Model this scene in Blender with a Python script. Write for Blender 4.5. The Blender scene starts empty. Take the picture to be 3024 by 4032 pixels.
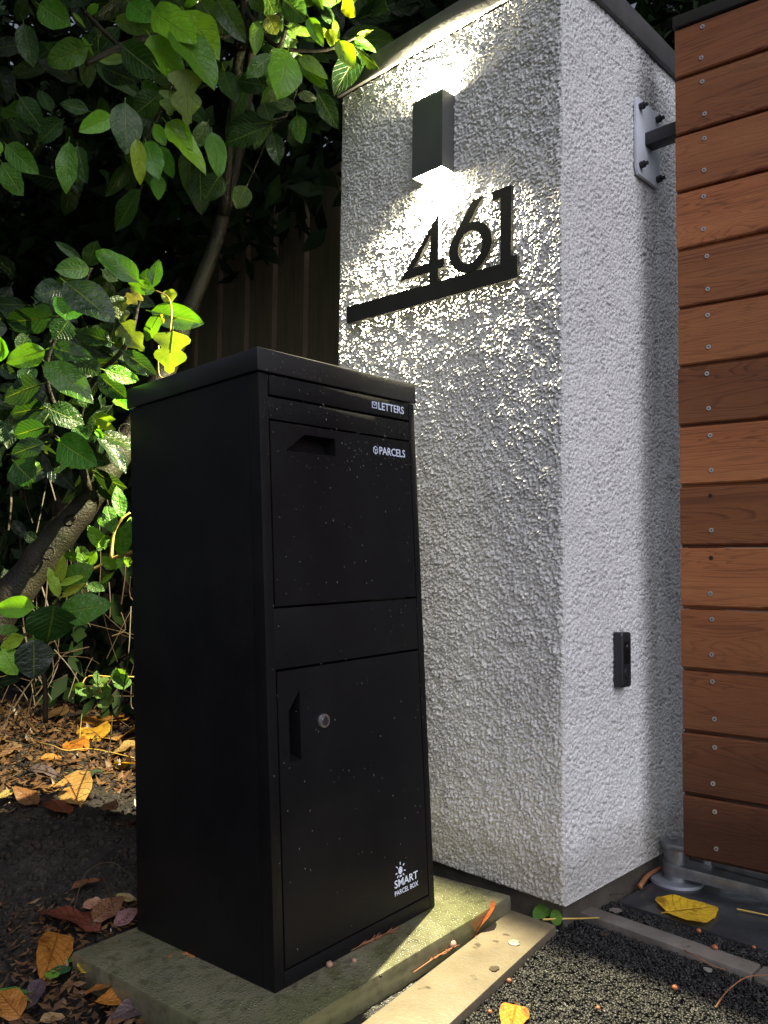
import bpy, bmesh, math, random
import numpy as np
from mathutils import Vector, Matrix, Euler
R_ = math.radians
rnd = random.Random(7)
S = bpy.context.scene
COL = S.collection

# ------------------------------------------------------------------ camera
CAMP = Vector((0.881, -1.4268, 0.6715)); YAW, PITCH, ROLL, FPX = 0.7737, 0.0639, 0.0120, 3173.8
def cam_axes():
    cy, sy, cp, sp, cr, sr = math.cos(YAW), math.sin(YAW), math.cos(PITCH), math.sin(PITCH), math.cos(ROLL), math.sin(ROLL)
    f = Vector((-sy*cp, cy*cp, sp)); r0 = Vector((cy, sy, 0)); u0 = r0.cross(f)
    return cr*r0 + sr*u0, -sr*r0 + cr*u0, f
RT, UP, FW = cam_axes()
cd = bpy.data.cameras.new('camera'); cam = bpy.data.objects.new('camera', cd); COL.objects.link(cam)
cam.matrix_world = Matrix(((RT.x, UP.x, -FW.x, CAMP.x), (RT.y, UP.y, -FW.y, CAMP.y), (RT.z, UP.z, -FW.z, CAMP.z), (0, 0, 0, 1)))
cd.sensor_fit = 'VERTICAL'; cd.sensor_height = 36; cd.sensor_width = 27; cd.lens = FPX/4032*36
cd.clip_start = 0.05; cd.clip_end = 200
S.camera = cam

# ------------------------------------------------------------------ sky, dusk daylight, exposure
SUN_EL, SUN_AZ = 44, -24           # azimuth measured from +X towards +Y (world), light comes from there
W = bpy.data.worlds.new('World'); S.world = W; W.use_nodes = True
nt = W.node_tree; nt.nodes.clear()
sky = nt.nodes.new('ShaderNodeTexSky'); sky.sky_type = 'NISHITA'; sky.sun_disc = False
sky.sun_elevation = R_(SUN_EL); sky.sun_rotation = R_(90 - SUN_AZ); sky.air_density = 1.0; sky.dust_density = 2.5; sky.ozone_density = 1.5
hs = nt.nodes.new('ShaderNodeHueSaturation'); hs.inputs['Saturation'].default_value = 0.45
bg = nt.nodes.new('ShaderNodeBackground'); bg.inputs['Strength'].default_value = 0.085
wo = nt.nodes.new('ShaderNodeOutputWorld')
nt.links.new(sky.outputs[0], hs.inputs['Color']); nt.links.new(hs.outputs[0], bg.inputs[0]); nt.links.new(bg.outputs[0], wo.inputs[0])
sl = bpy.data.lights.new('dusk_light', 'SUN'); so = bpy.data.objects.new('dusk_light', sl); COL.objects.link(so)
sl.energy = 2.1; sl.angle = R_(60); sl.color = (0.86, 0.88, 1.0)
sd = Vector((math.cos(R_(SUN_EL))*math.cos(R_(SUN_AZ)), math.cos(R_(SUN_EL))*math.sin(R_(SUN_AZ)), math.sin(R_(SUN_EL))))
so.rotation_euler = sd.to_track_quat('Z', 'Y').to_euler()
S.view_settings.view_transform = 'Standard'; S.view_settings.look = 'None'; S.view_settings.gamma = 1
S.view_settings.use_curve_mapping = False
S.view_settings.exposure = 0.0
S.cycles.max_bounces = 6; S.cycles.diffuse_bounces = 3; S.cycles.glossy_bounces = 3; S.cycles.transparent_max_bounces = 6
S.cycles.sample_clamp_indirect = 4
LAMP_W = 800.0; PANEL = 330.0; LAMP_C = (1.0, 0.90, 0.56)

# ------------------------------------------------------------------ helpers: pixels of the photo to rays
def ray(q):
    return FW + RT*((q[0]-1512)/FPX) - UP*((q[1]-2016)/FPX)
def at(q, t): return CAMP + ray(q)*t
def onz(q, z):
    d = ray(q); return CAMP + d*((z-CAMP.z)/d.z)
def ony(q, y):
    d = ray(q); return CAMP + d*((y-CAMP.y)/d.y)
Z1 = lambda x, y: (x/1.185, y/1.185)
Z2 = lambda x, y: (x/1.843, 900+y/1.843)
Z3 = lambda x, y: (x/2.011, 1800+y/2.011)
Z4 = lambda x, y: (x/1.545, 2600+y/1.545)
Z5 = lambda x, y: (1300+x/1.659, y/1.659)
ZR = lambda x, y: (1600+x/1.165, 3200+y/1.165)

# ------------------------------------------------------------------ helpers: objects
def tag(o, label=None, cat=None, group=None, kind=None):
    if label: o['label'] = label
    if cat: o['category'] = cat
    if group: o['group'] = group
    if kind: o['kind'] = kind
    return o
def empty(name, loc=(0, 0, 0), label=None, cat=None, group=None, rot=None):
    o = bpy.data.objects.new(name, None); COL.objects.link(o); o.location = loc; o.empty_display_size = .05
    if rot: o.rotation_euler = rot
    return tag(o, label, cat, group)
def wmat(p):
    m = Matrix.LocRotScale(p.location, p.rotation_euler, p.scale)
    return wmat(p.parent) @ m if p.parent else m
def link(name, me, mat=None, parent=None, world=False):
    o = bpy.data.objects.new(name, me); COL.objects.link(o)
    if mat and not me.materials: me.materials.append(mat)
    if parent:
        o.parent = parent
        if world:                       # mesh given in world coordinates
            loc, rot, sc = wmat(parent).inverted().decompose()
            o.location = loc; o.rotation_euler = rot.to_euler(); o.scale = sc
    return o
def bm_obj(name, bm, mat, parent=None, world=False, smooth=None, bevel=0, seg=2):
    if bevel:
        bmesh.ops.recalc_face_normals(bm, faces=bm.faces); bm.normal_update()
        bmesh.ops.bevel(bm, geom=[e for e in bm.edges if e.calc_face_angle(0) > .5], offset=bevel, segments=seg, affect='EDGES', profile=.6)
    me = bpy.data.meshes.new(name); bm.to_mesh(me); bm.free()
    if smooth is not None:
        me.shade_smooth()
        if smooth < 180: me.set_sharp_from_angle(angle=R_(smooth))
    return link(name, me, mat, parent, world)
def box(bm, a, b, M=None):
    vs = [bm.verts.new(Vector((x, y, z)) if M is None else M @ Vector((x, y, z))) for x in (a[0], b[0]) for y in (a[1], b[1]) for z in (a[2], b[2])]
    for f in ((0, 1, 3, 2), (4, 6, 7, 5), (0, 4, 5, 1), (2, 3, 7, 6), (0, 2, 6, 4), (1, 5, 7, 3)): bm.faces.new([vs[i] for i in f])
    return vs
def BOX(name, a, b, mat, parent=None, world=False, bevel=0):
    bm = bmesh.new(); box(bm, a, b); return bm_obj(name, bm, mat, parent, world, 40 if bevel else None, bevel)
def cyl(bm, p, q, r0, r1=None, n=16, caps=True):
    r1 = r0 if r1 is None else r1; p = Vector(p); q = Vector(q); d = (q-p).normalized()
    a = d.orthogonal().normalized(); b = d.cross(a); A = []; B = []
    for i in range(n):
        t = 2*math.pi*i/n; v = a*math.cos(t)+b*math.sin(t); A.append(bm.verts.new(p+v*r0)); B.append(bm.verts.new(q+v*r1))
    for i in range(n): bm.faces.new((A[i], A[(i+1) % n], B[(i+1) % n], B[i]))
    if caps: bm.faces.new(A[::-1]); bm.faces.new(B)
def tube(bm, pts, rad, n=8, jit=0):
    prev = None; pts = [Vector(p) for p in pts]; a = None
    for i, p in enumerate(pts):
        d = (pts[min(i+1, len(pts)-1)]-pts[max(i-1, 0)]).normalized()
        a = d.orthogonal().normalized() if a is None else (a-d*a.dot(d)).normalized(); b = d.cross(a)
        r = rad[i] if isinstance(rad, (list, tuple)) else rad
        ring = []
        for k in range(n):
            t = 2*math.pi*k/n; rr = r*(1+jit*rnd.uniform(-1, 1)); ring.append(bm.verts.new(p+(a*math.cos(t)+b*math.sin(t))*rr))
        if prev:
            for k in range(n): bm.faces.new((prev[k], prev[(k+1) % n], ring[(k+1) % n], ring[k]))
        else: bm.faces.new(ring[::-1])
        prev = ring
    bm.faces.new(prev)
def smoothpath(pts, n=6):
    pts = [Vector(p) for p in pts]; out = []
    for i in range(len(pts)-1):
        p0 = pts[max(i-1, 0)]; p1 = pts[i]; p2 = pts[i+1]; p3 = pts[min(i+2, len(pts)-1)]
        for k in range(n):
            t = k/n; out.append(.5*((2*p1)+(p2-p0)*t+(2*p0-5*p1+4*p2-p3)*t*t+(3*p1-p0-3*p2+p3)*t**3))
    out.append(pts[-1]); return out
def prism(bm, poly, f, depth):
    """poly: 2D points; f maps (u, v, w) to 3D; w from 0 to depth"""
    A = [bm.verts.new(f(u, v, 0)) for u, v in poly]; B = [bm.verts.new(f(u, v, depth)) for u, v in poly]; n = len(poly)
    bm.faces.new(A[::-1]); bm.faces.new(B)
    for i in range(n): bm.faces.new((A[i], A[(i+1) % n], B[(i+1) % n], B[i]))

# numpy noise
def h2(i, j, s):
    v = np.sin(i*127.1+j*311.7+s*74.7)*43758.5453; return v-np.floor(v)
def vnoise(x, y, s=0):
    i = np.floor(x); j = np.floor(y); u = x-i; v = y-j; u = u*u*(3-2*u); v = v*v*(3-2*v)
    return (h2(i, j, s)*(1-u)+h2(i+1, j, s)*u)*(1-v)+(h2(i, j+1, s)*(1-u)+h2(i+1, j+1, s)*u)*v
def worley(x, y, s=0):
    i = np.floor(x); j = np.floor(y); d = np.full(np.shape(x), 9.)
    for a in (-1, 0, 1):
        for b in (-1, 0, 1):
            px = i+a+h2(i+a, j+b, s); py = j+b+h2(i+a, j+b, s+5); d = np.minimum(d, (px-x)**2+(py-y)**2)
    return np.sqrt(d)
def fbm(x, y, s=0, o=4):
    r = 0; a = .5
    for k in range(o): r = r+a*vnoise(x*2**k, y*2**k, s+k*3); a *= .5
    return r
def grid_mesh(name, P, nu, nv):
    """P array (nv, nu, 3)"""
    idx = np.arange(nu*nv).reshape(nv, nu)
    q = np.stack([idx[:-1, :-1], idx[:-1, 1:], idx[1:, 1:], idx[1:, :-1]], -1).reshape(-1, 4)
    me = bpy.data.meshes.new(name); me.vertices.add(nu*nv); me.vertices.foreach_set('co', P.reshape(-1).astype(np.float32))
    me.loops.add(len(q)*4); me.loops.foreach_set('vertex_index', q.reshape(-1).astype(np.int32))
    me.polygons.add(len(q)); me.polygons.foreach_set('loop_start', np.arange(0, len(q)*4, 4, dtype=np.int32))
    me.update(calc_edges=True); me.shade_smooth(); return me
def tri_soup(name, V, F):
    me = bpy.data.meshes.new(name); me.from_pydata([], [], []) if False else None
    me.vertices.add(len(V)); me.vertices.foreach_set('co', np.asarray(V, np.float32).reshape(-1)); k = F.shape[1]
    me.loops.add(F.size); me.loops.foreach_set('vertex_index', F.reshape(-1).astype(np.int32))
    me.polygons.add(len(F)); me.polygons.foreach_set('loop_start', np.arange(0, F.size, k, dtype=np.int32))
    me.update(calc_edges=True); return me

# ------------------------------------------------------------------ materials
class NT:
    def __init__(s, name):
        s.m = bpy.data.materials.new(name); s.m.use_nodes = True; s.t = s.m.node_tree; s.t.nodes.clear()
        s.out = s.n('ShaderNodeOutputMaterial'); s.b = s.n('ShaderNodeBsdfPrincipled'); s.l(s.b.outputs[0], s.out.inputs[0])
    def n(s, typ, **k):
        x = s.t.nodes.new(typ)
        for a, v in k.items(): setattr(x, a, v)
        return x
    def l(s, a, b): s.t.links.new(a, b)
    def co(s, scale=(1, 1, 1), kind='Object'):
        c = s.n('ShaderNodeTexCoord'); m = s.n('ShaderNodeMapping'); m.inputs['Scale'].default_value = scale; s.l(c.outputs[kind], m.inputs[0]); return m.outputs[0]
    def noise(s, vec, scale, detail=4, rough=.55, dist=0):
        x = s.n('ShaderNodeTexNoise'); x.inputs['Scale'].default_value = scale; x.inputs['Detail'].default_value = detail
        x.inputs['Roughness'].default_value = rough; x.inputs['Distortion'].default_value = dist; s.l(vec, x.inputs['Vector']); return x.outputs['Fac']
    def voro(s, vec, scale, feature='F1', out='Distance', rand=1):
        x = s.n('ShaderNodeTexVoronoi'); x.feature = feature; x.inputs['Scale'].default_value = scale; x.inputs['Randomness'].default_value = rand
        s.l(vec, x.inputs['Vector']); return x.outputs[out]
    def ramp(s, fac, stops, interp='LINEAR'):
        r = s.n('ShaderNodeValToRGB'); r.color_ramp.interpolation = interp; e = r.color_ramp.elements
        while len(e) < len(stops): e.new(.5)
        for el, (p, c) in zip(e, stops):
            el.position = p; el.color = (c if hasattr(c, '__len__') else (c, c, c))+((1,) if not hasattr(c, '__len__') or len(c) == 3 else ())
        s.l(fac, r.inputs[0]); return r.outputs[0]
    def mix(s, fac, a, b, mode='MIX'):
        x = s.n('ShaderNodeMix', data_type='RGBA', blend_type=mode)
        for v, i in ((fac, 0), (a, 6), (b, 7)):
            if hasattr(v, 'is_output'): s.l(v, x.inputs[i])
            else: x.inputs[i].default_value = v if i == 0 else tuple(v)+(1,)
        return x.outputs[2]
    def math(s, op, a, b=None, c=None):
        x = s.n('ShaderNodeMath', operation=op)
        for i, v in enumerate((a, b, c)):
            if v is None: continue
            if hasattr(v, 'is_output'): s.l(v, x.inputs[i])
            else: x.inputs[i].default_value = v
        return x.outputs[0]
    def bump(s, h, dist, strength=1, prev=None):
        x = s.n('ShaderNodeBump'); x.inputs['Distance'].default_value = dist; x.inputs['Strength'].default_value = strength; s.l(h, x.inputs['Height'])
        if prev: s.l(prev, x.inputs['Normal'])
        return x.outputs[0]
    def set(s, **k):
        for a, v in k.items():
            i = s.b.inputs[a.replace('_', ' ')]
            if hasattr(v, 'is_output'): s.l(v, i)
            elif hasattr(v, '__len__') and len(v) == 3: i.default_value = tuple(v)+(1,)
            else: i.default_value = v
        return s.m

def m_render():
    m = NT('roughcast'); v = m.co()
    n1 = m.noise(v, 3.5, 5); n2 = m.noise(v, 170, 7, .72, .6); vo = m.voro(v, 190)
    col = m.mix(m.ramp(n1, [(.35, 0), (.7, 1)]), (.68, .675, .685), (.79, .785, .795))
    sp = m.voro(m.co((1, 1, .8)), 165); sn = m.noise(v, 60, 3)
    spk = m.math('MULTIPLY', m.ramp(sp, [(.10, 1), (.26, 0)]), m.ramp(sn, [(.42, 0), (.58, .75)]))
    col = m.mix(spk, col, (.16, .145, .13))
    # gate shadow painted in as a dark vertical band; damp dirt at the foot
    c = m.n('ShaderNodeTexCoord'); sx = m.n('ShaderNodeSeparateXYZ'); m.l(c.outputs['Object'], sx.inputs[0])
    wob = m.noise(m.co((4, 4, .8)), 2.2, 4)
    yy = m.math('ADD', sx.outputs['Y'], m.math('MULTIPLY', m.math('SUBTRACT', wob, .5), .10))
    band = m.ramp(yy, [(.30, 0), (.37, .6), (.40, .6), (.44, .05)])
    gate_shade = m.math('MULTIPLY', band, m.ramp(m.noise(m.co((30, 30, 9)), 5, 5), [(.3, .45), (.65, .9)]))
    col = m.mix(gate_shade, col, (.13, .12, .11))
    foot = m.ramp(m.math('ADD', sx.outputs['Z'], m.math('MULTIPLY', m.noise(v, 14, 4), -.12)), [(-.03, .6), (.07, 0)])
    col = m.mix(m.math('MULTIPLY', foot, .7), col, (.20, .18, .13))
    b = m.bump(m.math('ADD', n2, m.math('MULTIPLY', vo, .45)), .0042, 1)
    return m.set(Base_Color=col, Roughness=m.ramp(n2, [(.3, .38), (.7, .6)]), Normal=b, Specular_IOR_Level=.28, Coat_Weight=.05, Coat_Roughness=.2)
def m_black():
    m = NT('black_powder_coat'); v = m.co()
    n = m.noise(v, 700, 2); st = m.noise(m.co((26, 26, 2.0)), 3, 5); n2 = m.noise(v, 5, 4)
    d = m.noise(m.co((60, 60, 34)), 2, 3)
    col = m.mix(m.ramp(n2, [(.35, 0), (.75, 1)]), (.0045, .0045, .0056), (.008, .0078, .0085))
    col = m.mix(m.ramp(d, [(.60, 0), (.68, .75)]), col, (.003, .003, .003))
    return m.set(Base_Color=col, Roughness=m.ramp(n2, [(.35, .38), (.65, .50)]), Specular_IOR_Level=.16, Normal=m.bump(n, .0003, .5))
def m_plain(name, col, rough=.5, metal=0, spec=.5, bump=0, bscale=200, var=.15, nscale=12):
    m = NT(name); v = m.co(); n = m.noise(v, nscale, 5)
    c = m.mix(m.ramp(n, [(.3, 0), (.7, 1)]), [x*(1-var) for x in col], [min(1, x*(1+var)) for x in col])
    k = dict(Base_Color=c, Roughness=rough, Metallic=metal, Specular_IOR_Level=spec)
    if bump: k['Normal'] = m.bump(m.noise(v, bscale, 4), bump, 1)
    return m.set(**k)
def m_emit(name, col, s):
    m = NT(name); m.b.inputs['Emission Strength'].default_value = s; m.b.inputs['Emission Color'].default_value = tuple(col)+(1,)
    return m.set(Base_Color=(.8, .8, .8))
def m_cedar():
    m = NT('red_cedar'); oi = m.n('ShaderNodeObjectInfo'); tc = m.n('ShaderNodeTexCoord')
    mp = m.n('ShaderNodeMapping'); m.l(tc.outputs['Object'], mp.inputs[0]); mp.inputs['Scale'].default_value = (1.0, 1, 10)
    cb = m.n('ShaderNodeCombineXYZ'); m.l(m.math('MULTIPLY', oi.outputs['Random'], 37), cb.inputs[0]); m.l(m.math('MULTIPLY', oi.outputs['Random'], 11), cb.inputs[2])
    ad = m.n('ShaderNodeVectorMath', operation='ADD'); m.l(mp.outputs[0], ad.inputs[0]); m.l(cb.outputs[0], ad.inputs[1]); v = ad.outputs[0]
    big = m.noise(v, .95, 3, .5, 1.3)
    rings = m.math('FRACT', m.math('MULTIPLY', big, 24))
    rl = m.ramp(rings, [(0, .1), (.62, .22), (.86, .9), (1, .15)])
    fine = m.noise(m.co((6, 6, 220)), 3, 4)
    col = m.mix(rl, (.29, .100, .038), (.115, .036, .015))
    col = m.mix(m.ramp(m.noise(v, .9, 3), [(.4, 0), (.75, .8)]), col, (.36, .145, .055))
    col = m.mix(m.math('MULTIPLY', m.ramp(fine, [(.4, 0), (.7, 1)]), .35), col, (.05, .016, .008))
    tint = m.n('ShaderNodeHueSaturation'); m.l(col, tint.inputs['Color']); m.l(m.ramp(oi.outputs['Random'], [(0, .55), (.5, .95), (1, 1.3)]), tint.inputs['Value'])
    col = tint.outputs[0]
    # wet dark lower boards: damp stain with its own shape
    sx = m.n('ShaderNodeSeparateXYZ'); g = m.n('ShaderNodeNewGeometry'); m.l(g.outputs['Position'], sx.inputs[0])
    damp = m.ramp(m.math('ADD', sx.outputs['Z'], m.math('MULTIPLY', m.noise(m.co((2, 2, 2)), 2, 3), .25)), [(.22, .92), (.75, 0)])
    col = m.mix(damp, col, (.030, .011, .008))
    st = m.noise(m.co((9, 9, 30)), 1.0, 3)
    col = m.mix(m.ramp(st, [(.66, 0), (.74, .8)]), col, (.12, .022, .010))
    return m.set(Base_Color=col, Roughness=.42, Specular_IOR_Level=.35, Normal=m.bump(m.math('ADD', m.math('MULTIPLY', rl, -.6), fine), .0007, .6))
def m_leaf(name, rough=.33, trans=.38, coat=.2, dead=False):
    m = NT(name); uv = m.n('ShaderNodeUVMap'); sx = m.n('ShaderNodeSeparateXYZ'); m.l(uv.outputs[0], sx.inputs[0])
    oi = m.n('ShaderNodeObjectInfo'); v = m.co(); base = oi.outputs['Color']
    au = m.math('ABSOLUTE', m.math('SUBTRACT', sx.outputs['X'], .5))
    n = m.noise(v, 5 if not dead else 4, 4)
    mid = m.ramp(au, [(.012, 1), (.035, 0)])
    sv = m.math('FRACT', m.math('ADD', m.math('MULTIPLY', sx.outputs['Y'], 8.5), m.math('MULTIPLY', au, -5.0)))
    side = m.ramp(m.math('ABSOLUTE', m.math('SUBTRACT', sv, .5)), [(.03, 1), (.12, 0)])
    c = m.mix(m.ramp(n, [(.3, .0), (.75, .45)]), base, m.mix(1, base, (.55, .6, .5), 'MULTIPLY'))
    if dead:
        c = m.mix(m.ramp(m.noise(v, 3, 5), [(.52, 0), (.62, .8)]), c, m.mix(1, base, (.33, .22, .18), 'MULTIPLY'))
        c = m.mix(m.ramp(m.noise(v, 30, 3), [(.64, 0), (.70, .8)]), c, (.02, .013, .008))
        vein = m.mix(1, base, (.55, .42, .4), 'MULTIPLY')
    else: vein = m.mix(.5, base, (.24, .32, .04))
    c = m.mix(m.math('MULTIPLY', side, .28), c, vein); c = m.mix(m.math('MULTIPLY', mid, .75), c, vein)
    h = m.math('ADD', m.math('MULTIPLY', mid, -1.0), m.math('ADD', m.math('MULTIPLY', side, -.5), m.math('MULTIPLY', m.noise(v, 9, 3), 1.2)))
    b = m.bump(h, .010, .5)
    m.set(Base_Color=c, Roughness=rough, Specular_IOR_Level=.32, Coat_Weight=coat, Coat_Roughness=.15, Normal=b)
    tr = m.n('ShaderNodeBsdfTranslucent'); m.l(m.mix(1, c, (1.5, 1.35, .35), 'MULTIPLY'), tr.inputs[0])
    mx = m.n('ShaderNodeMixShader'); mx.inputs[0].default_value = trans; m.l(m.b.outputs[0], mx.inputs[1]); m.l(tr.outputs[0], mx.inputs[2]); m.l(mx.outputs[0], m.out.inputs[0])
    return m.m
def m_bark():
    m = NT('wet_bark'); v = m.co(); n = m.noise(v, 14, 5); l = m.noise(m.co((3, 3, 3)), 60, 3)
    c = m.mix(m.ramp(n, [(.35, 0), (.7, 1)]), (.008, .007, .005), (.024, .020, .012))
    c = m.mix(m.ramp(m.noise(v, 5, 3), [(.5, 0), (.7, .7)]), c, (.02, .026, .008))
    h = m.math('ADD', m.math('MULTIPLY', n, .7), m.math('MULTIPLY', l, .6))
    return m.set(Base_Color=c, Roughness=.55, Specular_IOR_Level=.22, Normal=m.bump(h, .007, .8))
def m_soil():
    m = NT('soil'); v = m.co(); n = m.noise(v, 9, 6); f = m.noise(v, 90, 4)
    c = m.mix(m.ramp(n, [(.35, 0), (.7, 1)]), (.007, .006, .006), (.022, .018, .015))
    c = m.mix(m.ramp(f, [(.55, 0), (.72, .6)]), c, (.065, .045, .030))
    return m.set(Base_Color=c, Roughness=.75, Specular_IOR_Level=.25, Normal=m.bump(m.math('ADD', n, m.math('MULTIPLY', f, .5)), .012, 1))
def m_slab():
    m = NT('paving_slab'); v = m.co(); n = m.noise(m.co(), 8, 5)
    c = m.mix(m.ramp(n, [(.3, 0), (.7, 1)]), (.085, .08, .052), (.16, .15, .10))
    c = m.mix(m.ramp(m.noise(m.co(), 3.5, 4), [(.45, 0), (.62, .75)]), c, (.075, .08, .032))
    c = m.mix(m.ramp(m.noise(m.co(), 40, 4), [(.52, 0), (.70, .7)]), c, (.04, .036, .022))
    c = m.mix(m.ramp(m.noise(m.co(), 13, 6, .7), [(.56, 0), (.66, .7)]), c, (.05, .055, .02))
    d = m.voro(v, 150, rand=.5); gn = m.n('ShaderNodeNewGeometry'); sz = m.n('ShaderNodeSeparateXYZ'); m.l(gn.outputs['True Normal'], sz.inputs[0])
    h = m.math('ADD', m.math('MULTIPLY', m.ramp(d, [(.05, 1), (.5, 0)]), m.ramp(sz.outputs['Z'], [(.6, 0), (.9, 1)])), m.math('MULTIPLY', m.noise(m.co(), 60, 4), .5))
    return m.set(Base_Color=c, Roughness=m.ramp(n, [(.3, .22), (.7, .42)]), Coat_Weight=.25, Coat_Roughness=.15, Normal=m.bump(h, .0022, 1))
def m_stone(name, a, b, dark, rough=.4):
    m = NT(name); v = m.co(); n = m.noise(v, 10, 6); g = m.noise(m.co((1, 1.6, 1)), 22, 6, .65)
    c = m.mix(m.ramp(n, [(.3, 0), (.7, 1)]), a, b); c = m.mix(m.ramp(g, [(.55, 0), (.75, .6)]), c, dark)
    c = m.mix(m.ramp(m.noise(v, 18, 3), [(.66, 0), (.7, .8)]), c, [x*.35 for x in a])
    return m.set(Base_Color=c, Roughness=rough, Coat_Weight=.15, Coat_Roughness=.2, Normal=m.bump(m.math('ADD', n, m.math('MULTIPLY', m.noise(v, 140, 3), .4)), .004, .7))
def m_fence():
    m = NT('weathered_fence_timber'); v = m.co((14, 14, 1.4)); oi = m.n('ShaderNodeObjectInfo')
    n = m.noise(v, 3, 5); f = m.noise(m.co((90, 90, 3)), 3, 4)
    c = m.mix(m.ramp(n, [(.3, 0), (.7, 1)]), (.10, .086, .060), (.165, .138, .094))
    c = m.mix(m.ramp(f, [(.45, 0), (.7, .6)]), c, (.05, .036, .02))
    c = m.mix(m.ramp(oi.outputs['Random'], [(0, 0), (1, .45)]), c, (.09, .10, .045))
    return m.set(Base_Color=c, Roughness=.6, Specular_IOR_Level=.25, Normal=m.bump(f, .002, .7))
M = dict(render=m_render(), black=m_black(), cedar=m_cedar(), leaf=m_leaf('laurel_leaf'), ivy=m_leaf('ivy_leaf', .38, .5, .1),
         dead=m_leaf('fallen_leaf', .45, .15, .12, True), bark=m_bark(), soil=m_soil(), slab=m_slab(), fence=m_fence(),
         edging=m_stone('sandstone_edging', (.105, .085, .058), (.165, .135, .095), (.12, .115, .10)),
         kerb=m_stone('grey_stone_edging', (.10, .09, .08), (.19, .165, .145), (.05, .045, .045)),
         mortar=m_stone('mortar', (.17, .16, .10), (.28, .27, .18), (.07, .07, .04), .7),
         plinth=m_stone('damp_plinth', (.045, .038, .03), (.09, .08, .065), (.02, .018, .015), .6),
         cap=m_plain('coping_stone', (.065, .063, .064), .45, bump=.0006, bscale=90, var=.2, nscale=20),
         lamp=m_plain('anthracite_lamp_metal', (.085, .088, .09), .38, .3, .5),
         sign=m_plain('black_acrylic', (.022, .022, .021), .45, 0, .15),
         steel=m_plain('galvanised_steel', (.33, .34, .36), .38, .7, .5, bump=.001, bscale=60, var=.3, nscale=30),
         steelplate=m_plain('hinge_plate_steel', (.60, .62, .70), .45, .1, .5, bump=.0004, bscale=80),
         steel_ring=m_plain('dull_ring', (.22, .23, .27), .5, .2, .4), lid=m_plain('glossy_black_lid', (.009, .009, .010), .34, 0, .5), zinc=m_plain('screw_head', (.55, .56, .58), .3, .8),
         iron=m_plain('black_hinge_steel', (.018, .018, .022), .4, .3),
         plastic=m_plain('black_plastic', (.014, .015, .02), .28, 0, .5),
         brass=m_plain('brass_nut', (.45, .36, .16), .35, .8),
         white=m_plain('white_print', (.62, .68, .85), .5, 0, .3, var=.03),
         asphalt=m_plain('asphalt_binder', (.016, .016, .017), .35, 0, .5, bump=.004, bscale=120, var=.3, nscale=40),
         wetplate=m_plain('wet_slate', (.035, .036, .04), .2, 0, .5, bump=.0015, bscale=25, var=.35, nscale=7),
         clod=m_plain('soil_clod', (.017, .013, .011), .8, 0, .2, bump=.001, var=.6, nscale=35), fence_edge=m_plain('pale_board_edge', (.20, .145, .11), .7, bump=.001, var=.3), frame=m_plain('dark_gate_frame', (.02, .018, .017), .45, 0, .4),
         twig=m_plain('dry_twig', (.034, .022, .012), .6, 0, .3, var=.35, nscale=30),
         straw=m_plain('straw_twig', (.45, .30, .07), .45, 0, .4, var=.2),
         conifer=m_plain('dead_conifer_sprig', (.24, .10, .045), .6, 0, .3, var=.3, nscale=60),
         berry=m_plain('orange_berry', (.30, .085, .035), .4), acorn=m_plain('brown_seed', (.30, .17, .12), .45),
         paper=m_plain('pale_flake', (.26, .26, .24), .35, .3, var=.4, nscale=60),
         steel_dark=m_plain('lock_core', (.12, .12, .13), .3, .8),
         chrome=m_plain('chrome_lock', (.6, .6, .62), .2, .9))

# gravel stone material: varied per piece with voronoi colour
def m_grit():
    m = NT('asphalt_grit'); v = m.co(); vc = m.voro(v, 90, out='Color')
    s = m.n('ShaderNodeSeparateColor'); m.l(vc, s.inputs[0])
    c = m.ramp(s.outputs[0], [(0, (.006, .006, .007)), (.75, (.016, .0155, .016)), (1, (.034, .032, .031))])
    return m.set(Base_Color=c, Roughness=.5, Specular_IOR_Level=.3, Normal=m.bump(m.noise(v, 300, 2), .001, 1))
M['grit'] = m_grit()

# ------------------------------------------------------------------ ground
def soil_h(x, y):
    u = -.55*x+.83*y
    t = np.clip((u+.30)/.55, 0, 1)
    h = -.085+.15*t*t*(3-2*t)
    return h
def build_ground():
    nu, nv = 420, 420
    gx = np.linspace(-3.6, -.05, nu); gy = np.linspace(-2.0, .6, nv); X, Y = np.meshgrid(gx, gy)
    H = soil_h(X, Y)+(fbm(X*7, Y*7, 1)-.5)*.05+(fbm(X*34, Y*34, 9)-.5)*.022+(.5-worley(X*60, Y*60, 3))*.006
    # flatten away below the paving
    k = np.clip((X+.62)/.10, 0, 1); H = H*(1-k)+(-.13)*k
    ins = (X > -.70) & (Y > -.02); H = np.where(ins, -.14, H)
    me = grid_mesh('flower_bed', np.stack([X, Y, H], -1), nu, nv)
    tag(link('flower_bed', me, M['soil']), kind='structure')
    bm = bmesh.new()
    vs = [bm.verts.new(p) for p in ((-60, -60, -.16), (60, -60, -.16), (60, 60, -.16), (-60, 60, -.16))]; bm.faces.new(vs)
    tag(bm_obj('ground', bm, M['asphalt']), kind='structure')
build_ground()

# paving slab under the parcel box (tilted with it)
BO = Vector((-0.1748, -0.5828, -0.02)); BROT = Euler((-0.0481, -0.0224, 1.6271), 'XYZ')
slab_e = empty('paving_slab', BO, 'square dimpled paving slab stained yellow green under the black parcel box', 'paving slab', rot=BROT)
# local: x along +Y world, y towards -X world
bm = bmesh.new(); box(bm, (-.125, -.092, -.055), (.558, .418, -.0012)); bm_obj('slab', bm, M['slab'], slab_e, smooth=40, bevel=.006)
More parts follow.
